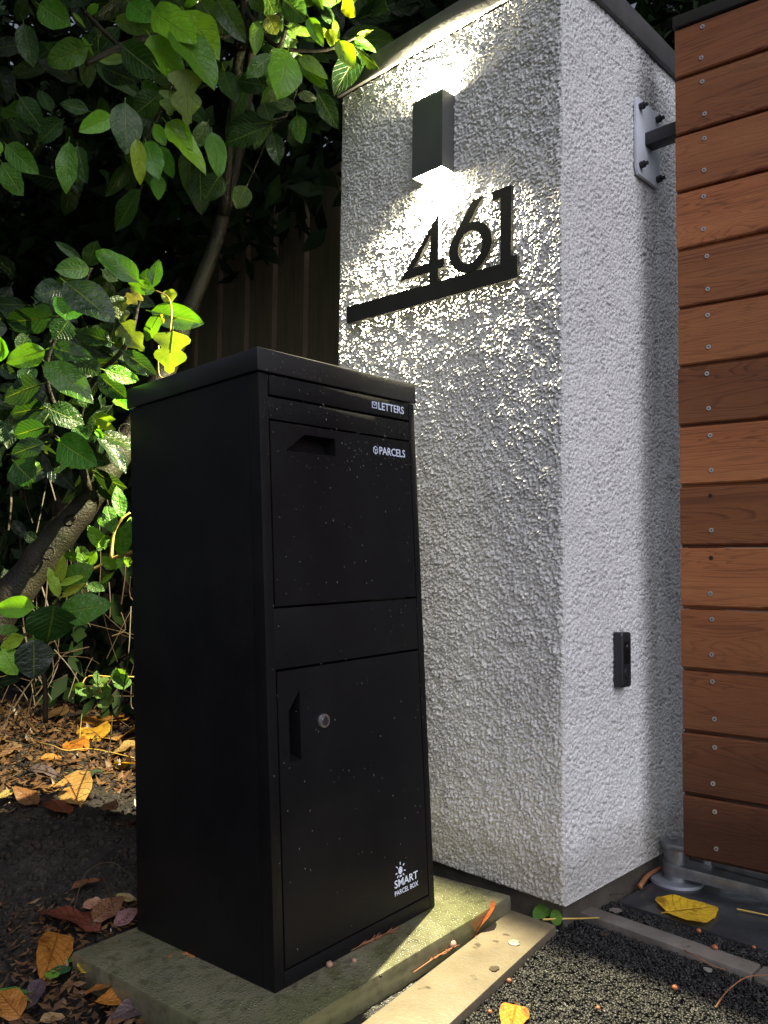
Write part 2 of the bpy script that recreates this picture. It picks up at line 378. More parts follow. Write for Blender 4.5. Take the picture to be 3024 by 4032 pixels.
# mortar fillet and gap between slab and sandstone edging
def strip(name, pts, z0, z1, mat, label, cat, bevel=.004, kind=None, jit=0, parts=None):
    bm = bmesh.new(); prism(bm, pts, lambda u, v, w: Vector((u, v, z0+w)), z1-z0)
    o = bm_obj(name, bm, mat, None, False, 40, bevel)
    return tag(o, label, cat, None, kind)
strip('sandstone_edging', [(-.118, -.018), (-.012, -.012), (.158, -1.0), (.045, -1.05)], -.10, -.034, M['edging'],
      'pale sandstone edging strip between the paving slab and the black tarmac', 'edging stone', .006)
def rough_ribbon(name, path, w, z, amp, mat, label, cat, kind=None, nx=14, ny=150):
    a = Vector(path[0]); b = Vector(path[1]); d = b-a; n = Vector((-d.y, d.x)).normalized()
    s = np.linspace(0, 1, ny)[:, None]; t = np.linspace(-.5, .5, nx)[None]
    X = a.x+d.x*s+n.x*w*t; Y = a.y+d.y*s+n.y*w*t
    edge = 1-np.abs(t*2)**3
    H = z+edge*(fbm(X*60, Y*60, 4)*amp)-(1-edge)*.03+0*s
    me = grid_mesh(name, np.stack([X+0*t, Y+0*t, H], -1), nx, ny)
    return tag(link(name, me, mat), label, cat, None, kind)
rough_ribbon('mortar_fillet', ((-.062, -.30), (.066, -1.15)), .05, -.052, .022, M['mortar'],
             'crumbled grey green mortar fillet filling the joint beside the paving slab', 'mortar')
strip('grey_stone_edging', [(-.028, .085), (.325, .079), (.325, .129), (-.018, .130)], -.10, -.040, M['kerb'],
      'narrow grey stone edging behind the tarmac, nearer the pillar', 'edging stone')
strip('grey_stone_edging', [(.329, .080), (1.6, .075), (1.6, .126), (.329, .130)], -.10, -.041, M['kerb'],
      'narrow grey stone edging at the right edge of the picture, cracked off the longer piece', 'edging stone')
strip('slate_threshold', [(-.0, .212), (2.2, .205), (2.2, 1.1), (-.0, 1.1)], -.10, -.049, M['wetplate'],
      None, None, kind='structure')
tag(bpy.data.objects['slate_threshold'], kind='structure')
# tarmac: displaced base plus loose grit pressed into it
nu, nv = 300, 300; gx = np.linspace(-.14, 1.6, nu); gy = np.linspace(-2.0, .215, nv); X, Y = np.meshgrid(gx, gy)
Hh = -.056+(fbm(X*40, Y*40, 2)-.5)*.008
me = grid_mesh('tarmac', np.stack([X, Y, Hh], -1), nu, nv); tag(link('tarmac', me, M['asphalt']), kind='structure')
def grit(n):
    icos = bmesh.new(); bmesh.ops.create_icosphere(icos, subdivisions=1, radius=1); V0 = np.array([v.co for v in icos.verts]); F0 = np.array([[v.index for v in f.verts] for f in icos.faces]); icos.free()
    rs = np.random.RandomState(3); P = []
    # region: right of the sandstone edging, in front of the grey edging and in the gap behind it
    while len(P) < n:
        x = rs.uniform(-.03, .62); y = rs.uniform(-.72, .21)
        xe = -.006-(y+.012)*.172
        if .075 < y < .135 and x < .7: continue
        if y < .075 and x < xe-.006+rs.normal()*.004: continue
        if y > -.012 and x < .015 and y < .06 and rs.rand() < .5: continue
        P.append((x, y))
    P = np.array(P); k = len(P); r = rs.uniform(.0018, .0042, k)[:, None, None]
    sc = rs.uniform(.6, 1.25, (k, 1, 3)); th = rs.uniform(0, 6.28, k); c, s = np.cos(th), np.sin(th)
    V = V0[None]*sc*r*(1+rs.uniform(-.38, .38, (k, 12, 1)))
    x = V[..., 0]*c[:, None]-V[..., 1]*s[:, None]; y = V[..., 0]*s[:, None]+V[..., 1]*c[:, None]; ph = rs.uniform(-.5, .5, k)[:, None]
    z = .62*V[..., 2]*np.cos(ph)+x*np.sin(ph)*.8
    back = (P[:, 1] > .13)
    zc = -.0535+fbm(P[:, 0]*12, P[:, 1]*12, 6)*.006+rs.uniform(-.001, .002, k)-back*.004
    V = np.stack([x+P[:, :1], y+P[:, 1:], z+zc[:, None]], -1).reshape(-1, 3)
    F = (F0[None]+np.arange(k)[:, None, None]*12).reshape(-1, 3)
    o = link('tarmac_grit', tri_soup('tarmac_grit', V, F), M['grit']); tag(o, 'coarse wet black grit of the tarmac drive', 'grit', None, 'stuff')
grit(30000)

# ------------------------------------------------------------------ pillar
PW, PH, PT = .6886, 1.9352, .0639
pil = empty('gate_pillar', (0, 0, 0), 'tall square gate pillar in wet pale roughcast render with a stone cap', 'gate pillar')
def rough_face(u0, u1, z0, z1, step, f, coarse, seed):
    nu = int((u1-u0)/step)+1; nv = int((z1-z0)/step)+1
    U, Z = np.meshgrid(np.linspace(u0, u1, nu), np.linspace(z0, z1, nv))
    wx = U*1+(fbm(U*55, Z*55, seed+31, 2)-.5)*.012; wz = Z+(fbm(U*55, Z*55, seed+77, 2)-.5)*.012
    if coarse:
        k1 = np.clip((.66-worley(wx*138, wz*140, seed))/.5, 0, 1); k2 = np.clip((.6-worley(wz*190, wx*185, seed+3))/.5, 0, 1); h = .0046*k1**1.3*(.25+1.2*vnoise(U*62, Z*62, seed+2))+.0024*k2**1.4+(h2(np.round(U*500), np.round(Z*500), seed)-.5)*.0012
        h += (fbm(U*16, Z*16, seed+8, 2)-.5)*.003
    else:
        w = worley(wx*135, wz*115, seed); h = -np.clip(.42-w, 0, 1)*.020*(.2+1.3*vnoise(U*40, Z*60, seed+5))+(vnoise(U*200, Z*190, seed+2)-.5)*.0016+(vnoise(U*420, Z*380, seed+6)-.5)*.0009
        h += (fbm(U*9, Z*5, seed+8, 2)-.5)*.006
    e = np.minimum(np.minimum(U-u0, u1-U), Z-z0)/.006; e = np.clip(e, 0, 1)
    h = (h+.001)*e
    P = f(U, Z, h); return P, nu, nv
P, nu, nv = rough_face(0, PW, 0, PH-.0015, .0022, lambda U, Z, h: np.stack([U-PW, -h, Z-.7*h], -1), True, 11)
link('render_front', grid_mesh('render_front', P, nu, nv), M['render'], pil)
P, nu, nv = rough_face(0, PW, 0, PH-.0015, .0026, lambda U, Z, h: np.stack([h, U, Z], -1), False, 23)
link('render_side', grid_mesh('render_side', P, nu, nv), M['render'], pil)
BOX('render_core', (-PW, .004, .0), (-.004, PW, PH-.002), M['render'], pil)
BOX('plinth', (-PW+.012, .016, -.15), (-.016, PW-.01, .002), M['plinth'], pil)
BOX('cap', (-PW-.012, -.0136, PH), (.0127, PW+.013, PH+PT), M['cap'], pil, bevel=.005)

# wall lamp: open housing with lit panels top and bottom
LX, LZ0, LZ1, LD = -.340, 1.591, 1.777, .047
lamp = empty('wall_lamp', (LX, 0, (LZ0+LZ1)/2), 'dark rectangular up and down wall lamp, lit, above the house number', 'wall lamp')
hh = (LZ1-LZ0)/2; w2 = .047
bm = bmesh.new(); t = .0025
for a, b in (((-w2, -LD, -hh), (w2, -LD+t, hh)), ((-w2, -LD+t, -hh), (-w2+t, -.003, hh)), ((w2-t, -LD+t, -hh), (w2, -.003, hh)), ((-w2+t, -.0055, -hh), (w2-t, -.003, hh)),
             ((-w2+t, -LD+t, -.01), (w2-t, -.0055, .01))): box(bm, a, b)
bm_obj('housing', bm, M['lamp'], lamp)
glow = m_emit('lit_diffuser', LAMP_C, PANEL)
for s in (-1, 1):
    z = s*(hh-.003); bm = bmesh.new(); box(bm, (-w2+t, -LD+t, min(z, z-s*.003)), (w2-t, -.0055, max(z, z-s*.003))); bm_obj('diffuser', bm, glow, lamp)
    l = bpy.data.lights.new('lamp_beam', 'SPOT'); l.energy = LAMP_W; l.color = LAMP_C; l.spot_size = R_(146); l.spot_blend = .7 if s < 0 else 1.0; l.energy *= 1 if s < 0 else .6; l.shadow_soft_size = .0035
    o = bpy.data.objects.new('lamp_beam', l); COL.objects.link(o); o.parent = lamp; o.location = (0, -.0272 if s < 0 else -.0125, s*(hh+.0095)); o.rotation_euler = (0 if s < 0 else math.pi, 0, 0)

# house number
sg = empty('house_number', (-.35, -.012, 1.30), 'black cut out house number 461 standing on a long bar', 'house number')
fw = lambda u, v, w: Vector((u+.006, -.021-w, v))
DEP = .010
bm = bmesh.new(); prism(bm, [(-.6322, 1.2895), (-.1005, 1.2830), (-.1010, 1.3225), (-.6327, 1.3345)], fw, DEP); bm_obj('bar', bm, M['sign'], sg, True, None)
# 4 as ring polygons
def poly_hole(outer, holes, name):
    cu = bpy.data.curves.new(name, 'CURVE'); cu.dimensions = '2D'; cu.fill_mode = 'BOTH'; cu.extrude = DEP/2
    for pl in [outer]+holes:
        sp = cu.splines.new('POLY'); sp.points.add(len(pl)-1); sp.use_cyclic_u = True
        for i, (a, b) in enumerate(pl): sp.points[i].co = (a, b, 0, 1)
    o = bpy.data.objects.new(name, cu); COL.objects.link(o); dg = bpy.context.evaluated_depsgraph_get()
    me = bpy.data.meshes.new_from_object(o.evaluated_get(dg)); bpy.data.objects.remove(o); bpy.data.curves.remove(cu)
    me.transform(Matrix.Translation((.006, -.021-DEP/2, 0)) @ Matrix.Rotation(math.pi/2, 4, 'X'))
    return me
four = poly_hole([(-.3215, 1.4915), (-.3215, 1.3800), (-.3045, 1.3790), (-.3045, 1.3575), (-.3225, 1.3575), (-.3225, 1.3262), (-.3495, 1.3268), (-.3495, 1.3560), (-.4440, 1.3560)],
                 [[(-.3455, 1.4450), (-.3990, 1.3790), (-.3495, 1.3790)]], 'digit')
link('digit', four, M['sign'], sg, True)
cx, cz, ro, ri = -.2290, 1.3840, .0610, .0355
out = [(cx+ro*math.cos(a), cz+.93*ro*math.sin(a)) for a in [R_(k) for k in range(152, -208+66, -8)]]
# arm of the 6 goes up to the right
o6 = [(-.2215, 1.4905), (-.1935, 1.4905)] + [(-.2330, 1.4400)] + [(cx+ro*math.cos(R_(k)), cz+.93*ro*math.sin(R_(k))) for k in range(92, -215, -9)]
six = poly_hole(o6, [[(cx+.0345*math.cos(R_(k)), cz+.0375*math.sin(R_(k))) for k in range(0, 360, 15)]], 'digit')
link('digit', six, M['sign'], sg, True)
one = poly_hole([(-.1165, 1.4915), (-.1680, 1.4915), (-.1660, 1.4700), (-.1450, 1.4710), (-.1450, 1.3238), (-.1010, 1.3226), (-.1010, 1.3330), (-.1175, 1.3330)], [], 'digit')
link('digit', one, M['sign'], sg, True)
for x in (-.60, -.42, -.26, -.13):
    bm = bmesh.new(); cyl(bm, (x, -.001, 1.308), (x, -.0215, 1.305), .004, n=10); bm_obj('standoff', bm, M['sign'], sg, True)

# doorbell on the pillar side
db = empty('doorbell', (0, .218, .468), 'slim black video doorbell on the side of the pillar, low down', 'doorbell')
bm = bmesh.new(); box(bm, (-.002, -.021, -.060), (.022, .021, .060)); bm_obj('body', bm, M['plastic'], db, smooth=40, bevel=.007, seg=3)
bm = bmesh.new(); cyl(bm, (.0215, 0, -.028), (.0245, 0, -.028), .0125, .0115, 24); bm_obj('button', bm, M['plastic'], db, smooth=30)
bm = bmesh.new(); box(bm, (.0215, -.0135, -.008), (.0235, .0135, .040)); bm_obj('camera_panel', bm, M['black'], db, smooth=40, bevel=.0009)
bm = bmesh.new(); cyl(bm, (.0234, 0, .028), (.0252, 0, .028), .006, .005, 20); bm_obj('lens', bm, M['plastic'], db, smooth=30)

# upper hinge bolted to the pillar side
hg = empty('hinge_bracket', (0, .37, 1.70)); hg.parent = pil; hg['label'] = 'black hinge bracket with a pale plate'
bm = bmesh.new(); prism(bm, [(-.060, -.082), (-.052, -.098), (.052, -.098), (.060, -.085), (.060, .085), (.052, .092), (-.052, .092), (-.060, .085)], lambda u, v, w: Vector((.001+w, u, v)), .008)
bm_obj('plate', bm, M['steelplate'], hg, smooth=40, bevel=.0012)
nutbm = bmesh.new(); cyl(nutbm, (.008, 0, 0), (.020, 0, 0), .0085, .0085, 6); cyl(nutbm, (.018, 0, 0), (.028, 0, 0), .0048, .0045, 10)
nm = bpy.data.meshes.new('bolt'); nutbm.to_mesh(nm); nutbm.free(); nm.materials.append(M['iron'])
for (y, z) in ((-.044, -.074), (.044, -.078), (-.044, .070), (.044, .074)):
    o = link('bolt', nm, None, hg); o.location = (0, y, z)
bm = bmesh.new(); box(bm, (.008, -.020, -.016), (.13, .020, .016)); bm_obj('arm', bm, M['iron'], hg, smooth=40, bevel=.003)
bm = bmesh.new(); cyl(bm, (.105, .0, .0161), (.105, .0, .066), .0125, n=20); bm_obj('pin', bm, M['iron'], hg, smooth=40, bevel=.002)
bm = bmesh.new(); cyl(bm, (.105, .0, .0165), (.105, .0, .030), .024, .019, 24); bm_obj('bush', bm, M['brass'], hg, smooth=40)

# ------------------------------------------------------------------ gate
GO = Vector((.0943, .33, 0)); GA = .1408; GL = 1.5
gate = empty('driveway_gate', GO, 'driveway gate of wide horizontal red cedar boards on a dark frame', 'gate', rot=Euler((0, 0, GA)))
z0, pit_ = .037, .1357
def board_mesh(h):
    bm = bmesh.new()
    # cross-section in (y, z): shiplap, small chamfer above, dark rebate below
    prof = [(0.0, .009), (.0, h-.004), (.004, h-.0012), (.020, h-.0012), (.020, 0), (.012, 0), (.012, .006), (.003, .006)]
    A = [bm.verts.new((0, y, z)) for y, z in prof]; B = [bm.verts.new((GL, y, z)) for y, z in prof]
    bm.faces.new(A); bm.faces.new(B[::-1])
    for i in range(len(prof)): bm.faces.new((A[i], B[i], B[(i+1) % len(prof)], A[(i+1) % len(prof)]))
    bmesh.ops.recalc_face_normals(bm, faces=bm.faces)
    me = bpy.data.meshes.new('board'); bm.to_mesh(me); bm.free(); me.materials.append(M['cedar']); return me
bme = board_mesh(pit_); btop = board_mesh(.122)
sbm = bmesh.new(); cyl(sbm, (0, -.0014, 0), (0, .004, 0), .0048, n=14)
for a in (0, math.pi/2):
    box(sbm, (-.0024, -.0019, -.0006), (.0024, -.0012, .0006), Matrix.Rotation(a+.4, 4, 'Y'))
sme = bpy.data.meshes.new('screw'); sbm.to_mesh(sme); sbm.free(); sme.materials.append(M['zinc']); sme.materials.append(M['iron'])
for p in sme.polygons[-12:]: p.material_index = 1
hole = bmesh.new(); cyl(hole, (0, -.0006, 0), (0, .004, 0), .0045, n=12); hme = bpy.data.meshes.new('screw_hole'); hole.to_mesh(hme); hole.free(); hme.materials.append(M['iron'])
for k in range(14):
    b = link('board', btop if k == 13 else bme, None, gate); b.location = (rnd.uniform(-.0015, .0015), rnd.uniform(0, .0025), z0+pit_*k)
    for q, fr in enumerate((.27, .84)):
        holeit = (k in (5, 4) and q == 1)
        s = link('screw_hole' if holeit else 'screw', hme if holeit else sme, None, b); s.location = (.062+rnd.uniform(-.003, .003)+.001*(13-k)*.4, -.0004, pit_*fr*(.9 if k == 13 else 1)+rnd.uniform(-.003, .003)); s.rotation_euler = (0, rnd.uniform(0, 3), 0)
bm = bmesh.new()
box(bm, (.010, .024, z0+.01), (.075, .074, z0+pit_*13+.12)); box(bm, (.0751, .0245, z0+pit_*13+.03), (GL-.02, .0745, z0+pit_*13+.118)); box(bm, (.0751, .0245, z0+.02), (GL-.02, .0745, z0+.10)); box(bm, (.0751, .0245, .9), (GL-.02, .0745, .98)); box(bm, (GL-.10, .0755, z0+.01), (GL-.04, .08, 1.9))
bm_obj('frame', bm, M['frame'], gate)
bm = bmesh.new(); box(bm, (-.004, -.006, z0+pit_*13+.1235), (GL, .085, z0+pit_*13+.152)); bm_obj('top_rail', bm, M['frame'], gate, smooth=40, bevel=.004)

# lower pivot: galvanised shoe standing on the slate
pv = empty('gate_pivot', (.105, .41, -.049), 'grey galvanised bottom pivot and arm of the gate standing on wet slate', 'pivot bracket')
pb = onz(ZR(1225, 290), -.049)
PX, PY = .038, .415
bm = bmesh.new(); cyl(bm, (0, 0, 0), (0, 0, .006), .060, .058, 40); bm_obj('base_ring', bm, M['steel_ring'], pv, smooth=30).location = (PX-.105, PY-.41, 0)
bm = bmesh.new(); cyl(bm, (0, 0, .006), (0, 0, .076), .028, .027, 32); bm_obj('post', bm, M['steel'], pv, smooth=30).location = (PX-.105, PY-.41, 0)
def slot(bm, p, q, r0, r1, za, zb, n=12):
    p = Vector(p); q = Vector(q); d = (q-p).normalized(); a0 = math.atan2(d.y, d.x); pts = []
    for i in range(n+1): a = a0+math.pi/2+math.pi*i/n; pts.append((p.x+r0*math.cos(a), p.y+r0*math.sin(a)))
    for i in range(n+1): a = a0-math.pi/2+math.pi*i/n; pts.append((q.x+r1*math.cos(a), q.y+r1*math.sin(a)))
    prism(bm, pts, lambda u, v, w: Vector((u, v, za+w)), zb-za)
bm = bmesh.new(); slot(bm, (0, 0), (.60, .03), .031, .018, .018, .044); bm_obj('arm', bm, M['steel'], pv, smooth=40, bevel=.004).location = (PX-.105, PY-.41, 0)
bm = bmesh.new(); slot(bm, (.0, .0), (.50, .06), .034, .034, .0765, .090); bm_obj('top_plate', bm, M['steel'], pv, smooth=40, bevel=.003).location = (PX-.105, PY-.41, 0)
bm = bmesh.new(); cyl(bm, (0, 0, .0902), (0, 0, .095), .011, n=6); bm_obj('bolt', bm, M['chrome'], pv).location = (PX-.105-.006, PY-.41, 0)
bm = bmesh.new(); box(bm, (.07, .024, .0445), (.72, .056, .076)); bm_obj('channel', bm, M['steel'], pv, smooth=40, bevel=.003).location = (PX-.105, PY-.41, 0)

# ------------------------------------------------------------------ parcel box
pb = empty('parcel_box', BO, 'tall matt black steel parcel box with letter flap, parcel drawer and locked door', 'parcel box', rot=BROT)
BW, BD, BH = .4213, .4033, 1.06; LIDZ = 1.019
BOX('body', (0, .030, 0), (BW, BD-.003, LIDZ-.001), M['black'], pb, bevel=.0018)
def rect(name, x0, x1, z0_, z1_, y0, y1, parent=pb, bev=.0014, mat='black'):
    return BOX(name, (x0, y0, z0_), (x1, y1, z1_), M[mat], parent, bevel=bev)
# front frame strips, proud of the body
rect('frame_side', .0, .0205, .0, LIDZ-.002, 0, .0298); rect('frame_side', .4045, BW, .0, LIDZ-.002, 0, .0298)
rect('frame_rail', .0207, .4043, .0, .0255, 0, .0298)
rect('letter_flap', .0235, .4015, .981, LIDZ-.003, -.001, .0295)
rect('frame_rail', .0207, .4043, .939, .9775, .0006, .0298)
# parcel drawer with a recessed grip
def panel_cut(name, x0, x1, z0_, z1_, hole, depth, parent):
    """front panel at y=0 with a recessed grip whose outline is the polygon hole"""
    bm = bmesh.new(); th = .0298
    outer = [bm.verts.new(p) for p in ((x0, 0, z0_), (x1, 0, z0_), (x1, 0, z1_), (x0, 0, z1_))]
    inner = [bm.verts.new((a, 0, b)) for a, b in hole]
    es = [bm.edges.new((outer[i], outer[(i+1) % 4])) for i in range(4)]+[bm.edges.new((inner[i], inner[(i+1) % len(inner)])) for i in range(len(inner))]
    bmesh.ops.triangle_fill(bm, use_beauty=True, edges=es)
    hc = sum(b for a, b in hole)/len(hole); hx = sum(a for a, b in hole)/len(hole)
    deep = [bm.verts.new((hx+(a-hx)*.93, depth, b-.001 if b > hc else b+.008)) for a, b in hole]
    for i in range(len(inner)): j = (i+1) % len(inner); bm.faces.new((inner[i], inner[j], deep[j], deep[i]))
    bm.faces.new(deep)
    back = [bm.verts.new((v.co.x, th, v.co.z)) for v in outer]
    for i in range(4): bm.faces.new((outer[i], back[i], back[(i+1) % 4], outer[(i+1) % 4]))
    bmesh.ops.recalc_face_normals(bm, faces=bm.faces)
    return bm_obj(name, bm, M['black'], parent)
panel_cut('parcel_drawer', .0235, .4015, .6175, .9355, [(.057, .8865), (.1815, .8865), (.1815, .9195), (.104, .9195)], .026, pb)
rect('frame_rail', .0207, .4043, .5115, .6135, .0010, .0298)
panel_cut('lower_door', .0235, .4015, .0290, .5075, [(.0455, .3540), (.0725, .3540), (.0725, .4720), (.0455, .4380)], .026, pb)
# lid
rect('lid', -.004, BW+.004, LIDZ, BH, -.004, BD+.003, bev=.003, mat='lid')
# lock
bm = bmesh.new(); cyl(bm, (.128, .001, .411), (.128, -.004, .411), .0130, .0118, 32); lk = bm_obj('lock', bm, M['chrome'], pb, smooth=30)
bm = bmesh.new(); cyl(bm, (.128, -.0039, .411), (.128, -.0055, .411), .0085, .0075, 28); bm_obj('lock_core', bm, M['steel_dark'], lk, smooth=30)
bm = bmesh.new(); box(bm, (.1272, -.0062, .4055), (.1288, -.0050, .4165)); bm_obj('keyway', bm, M['iron'], lk)
# printing
def text(body, x, z, h, width=None, off=.0, y=-.0016, parent=pb, name='lettering'):
    cu = bpy.data.curves.new(name, 'FONT'); cu.body = body; cu.size = 1; cu.offset = off; cu.extrude = .01; cu.resolution_u = 3
    o = bpy.data.objects.new(name, cu); COL.objects.link(o); dg = bpy.context.evaluated_depsgraph_get()
    me = bpy.data.meshes.new_from_object(o.evaluated_get(dg)); bpy.data.objects.remove(o); bpy.data.curves.remove(cu)
    n = len(me.vertices); a = np.zeros(n*3); me.vertices.foreach_get('co', a); a = a.reshape(-1, 3)
    lo = a.min(0); hi = a.max(0); sx = width/(hi[0]-lo[0]); sz = h/(hi[1]-lo[1])
    out_ = np.stack([x+(a[:, 0]-lo[0])*sx, y-(a[:, 2]-lo[2])*.02, z+(a[:, 1]-lo[1])*sz], -1)
    me.vertices.foreach_set('co', out_.reshape(-1)); me.update()
    return link(name, me, M['white'], parent)
text('LETTERS', .3065, .9915, .0155, .0790, .010, -.0014)
text('PARCELS', .3055, .9015, .0155, .0795, .010, -.0004)
text('SMART', .3005, .0700, .0145, .0700, .012, -.0004)
text('PARCEL BOX', .3005, .0560, .0090, .0700, .007, -.0004)
def lines(name, segs, w, y, parent=pb):
    bm = bmesh.new()
    for i, ((a, b), (c, d)) in enumerate(segs):
        A = Vector((a, 0, b)); B = Vector((c, 0, d)); n = (B-A).normalized(); s = Vector((-n.z, 0, n.x))*w/2; e = n*w*.35; yy = y-.00003*i
        vs = [A-e+s, A-e-s, B+e-s, B+e+s]; F = [bm.verts.new(v+Vector((0, yy, 0))) for v in vs]; K = [bm.verts.new(v+Vector((0, yy+.0006, 0))) for v in vs]
        bm.faces.new(F); bm.faces.new(K[::-1])
        for k in range(4): bm.faces.new((F[k], K[k], K[(k+1) % 4], F[(k+1) % 4]))
    return bm_obj(name, bm, M['white'], parent)
x, z, s = .2885, .9935, .0135
lines('envelope_mark', [((x, z), (x+s, z)), ((x+s, z), (x+s, z+.0115)), ((x+s, z+.0115), (x, z+.0115)), ((x, z+.0115), (x, z)), ((x+.001, z+.0105), (x+s/2, z+.0045)), ((x+s/2, z+.0045), (x+s-.001, z+.0105))], .0013, -.0016)
x, z, s = .2945, .9090, .0078
hx = [(x+s*math.sin(R_(60*k))*.9, z+s*math.cos(R_(60*k))) for k in range(6)]
lines('box_mark', [(hx[i], hx[(i+1) % 6]) for i in range(6)]+[(hx[5], (x, z)), (hx[1], (x, z)), (hx[3], (x, z))], .0013, -.0006)
x, z, s = .3195, .0990, .0078
hx = [(x+s*math.sin(R_(60*k))*.85, z+s*math.cos(R_(60*k))) for k in range(6)]
bm = bmesh.new(); c_ = (x, z)
for q, (i, j, k) in enumerate(((5, 0, 1), (1, 2, 3), (3, 4, 5))):
    pl = [c_, hx[i], hx[j], hx[k]]; mx_ = sum(p[0] for p in pl)/4; mz_ = sum(p[1] for p in pl)/4
    pl = [(mx_+(p[0]-mx_)*.93, mz_+(p[1]-mz_)*.93) for p in pl]
    prism(bm, pl[::-1], lambda u, v, w: Vector((u, .0002-w, v)), .0006)
box(bm, (x-.0032, -.0006, z-.0122), (x+.0032, .0002, z-.0088))
bm_obj('bulb_mark', bm, M['white'], pb)
lines('ray_marks', [((x+.0108*math.cos(R_(a)), z+.0112*math.sin(R_(a))), (x+.0145*math.cos(R_(a)), z+.0150*math.sin(R_(a)))) for a in (90, 38, 142, -14, 194, 228, -48)], .0019, -.0006)
# rain drops clinging to the front
def drops():
    ic = bmesh.new(); bmesh.ops.create_icosphere(ic, subdivisions=1, radius=1); V0 = np.array([v.co for v in ic.verts]); F0 = np.array([[v.index for v in f.verts] for f in ic.faces]); ic.free()
    rs = np.random.RandomState(5); n = 460; V = []
    xs = rs.uniform(.004, BW-.004, n); zs = np.where(rs.rand(n) < .55, rs.uniform(.86, BH-.003, n), rs.uniform(.03, .95, n)); r = rs.uniform(.0006, .0017, n)
    for i in range(n):
        if .05 < xs[i] < .19 and .88 < zs[i] < .925: xs[i] += .15
        y = -.0045 if zs[i] > LIDZ else -.0012
        V.append(V0*np.array([r[i], r[i]*.55, r[i]*rs.uniform(1, 2.0)])+np.array([xs[i], y+.0006, zs[i]]))
    V = np.concatenate(V); F = (F0[None]+np.arange(n)[:, None, None]*12).reshape(-1, 3)
    me = tri_soup('rain_drops', V, F); me.shade_smooth(); m = NT('rain_water'); m.set(Base_Color=(.03, .03, .032), Roughness=.04, Specular_IOR_Level=.8)
    tag(link('rain_drops', me, m.m, pb), kind='stuff')
drops()

# ------------------------------------------------------------------ fence
FY = .35
fe = empty('board_fence', (-1.6, FY, 0), 'dark overlapping vertical board fence behind the laurel and pillar', 'fence')
Xs = [ony((x, 1250), FY).x for x in (1220, 1093, 985, 881, 788)]; pitch = (Xs[0]-Xs[4])/4
def fboard():
    bm = bmesh.new()
    # wedge section: thick right edge (x=0) overlapping, thin at left
    pr = [(0, 0), (0, -.026), (-pitch-.02, -.004), (-pitch-.02, 0)]
    A = [bm.verts.new((x, y, 0)) for x, y in pr]; B = [bm.verts.new((x, y, 2.1)) for x, y in pr]
    bm.faces.new(A); bm.faces.new(B[::-1])
    for i in range(4): bm.faces.new((A[i], B[i], B[(i+1) % 4], A[(i+1) % 4]))
    bmesh.ops.recalc_face_normals(bm, faces=bm.faces)
    me = bpy.data.meshes.new('board'); bm.to_mesh(me); bm.free(); me.materials.append(M['fence']); me.materials.append(M['fence_edge'])
    for p in me.polygons:
        if abs(p.normal.x) > .9 and p.center.x > -.01: p.material_index = 1
    return me
fme = fboard()
for k in range(-2, 22):
    if Xs[0]-k*pitch > -.70: continue
    o = link('board', fme, None, fe); o.location = (Xs[0]-k*pitch+1.6+rnd.uniform(-.003, .003), rnd.uniform(-.003, .003), -.10+rnd.uniform(-.01, .01)); o.rotation_euler = (0, rnd.uniform(-.002, .002), rnd.uniform(-.01, .01))
BOX('rail', (-3.6, .031, 1.5), (.895, .08, 1.58), M['fence'], fe); BOX('rail', (-3.6, .031, .3), (.895, .08, .38), M['fence'], fe)

# ------------------------------------------------------------------ leaves
def leaf_mesh(name, W=.42, curl=.12, fold=.10, wave=.03, nl=9, nw=4, seed=0, stem=.10, mat=None, shape='laurel', twist=0):
    r = random.Random(seed); V = []; UV = []; F = []
    for i in range(nl+1):
        t = i/nl
        if shape == 'laurel': w = W/2*(math.sin(math.pi*min(1, t**.85))**.72 if 0 < t < 1 else .0)
        elif shape == 'heart': w = W/2*(1.0*math.sin(math.pi*t**.55)**.7 if 0 < t < 1 else 0)
        elif shape == 'ivy': w = W/2*((.45+.75*abs(math.sin(math.pi*t*2.2+.4)))*math.sin(math.pi*t**.6)**.5 if 0 < t < 1 else 0)
        else: w = W/2*math.sin(math.pi*t)**.6 if 0 < t < 1 else 0
        w *= 1+r.uniform(-.05, .05)
        for j in range(nw+1):
            u = j/nw*2-1; ph = r.uniform(-1, 1)
            z = -curl*(t*t-t*.4)+fold*abs(u)*w*2+wave*math.sin(t*9+seed)*u*abs(u)+wave*.6*math.sin(t*17+seed*2)*abs(u)+twist*u*w*(t-.3)*3+r.uniform(-1, 1)*wave*.12
            V.append((u*w, t, z)); UV.append((j/nw, t))
    for i in range(nl):
        for j in range(nw):
            a = i*(nw+1)+j; F.append((a, a+1, a+nw+2, a+nw+1))
    n0 = len(V); k = 3
    for q, (yy, rr) in enumerate(((-stem, .011), (0.02, .012), (.5, .006))):
        for a in range(3): V.append((rr*math.cos(a*2.09), yy, rr*math.sin(a*2.09)-.006-curl*(max(yy, 0)**2-.4*max(yy, 0))-(.0 if yy >= 0 else 0))); UV.append((.5, .02))
    for q in range(2):
        for a in range(3): F.append((n0+q*3+a, n0+q*3+(a+1) % 3, n0+q*3+3+(a+1) % 3, n0+q*3+3+a))
    me = bpy.data.meshes.new(name); me.from_pydata(V, [], F); uv = me.uv_layers.new(name='UVMap')
    for l in me.loops: uv.data[l.index].uv = UV[l.vertex_index]
    me.shade_smooth(); me.materials.append(mat or M['leaf']); return me
LM = [leaf_mesh('leaf', .42, rnd.uniform(.02, .22), rnd.uniform(.02, .22), rnd.uniform(.012, .035), seed=i, twist=rnd.uniform(-.3, .3)) for i in range(10)]
LIGHT = (.095, .21, .014); MID = (.038, .10, .011); DARK = (.013, .036, .008); BLUE = (.011, .030, .015); YEL = (.13, .19, .014); PALE = (.11, .15, .05)
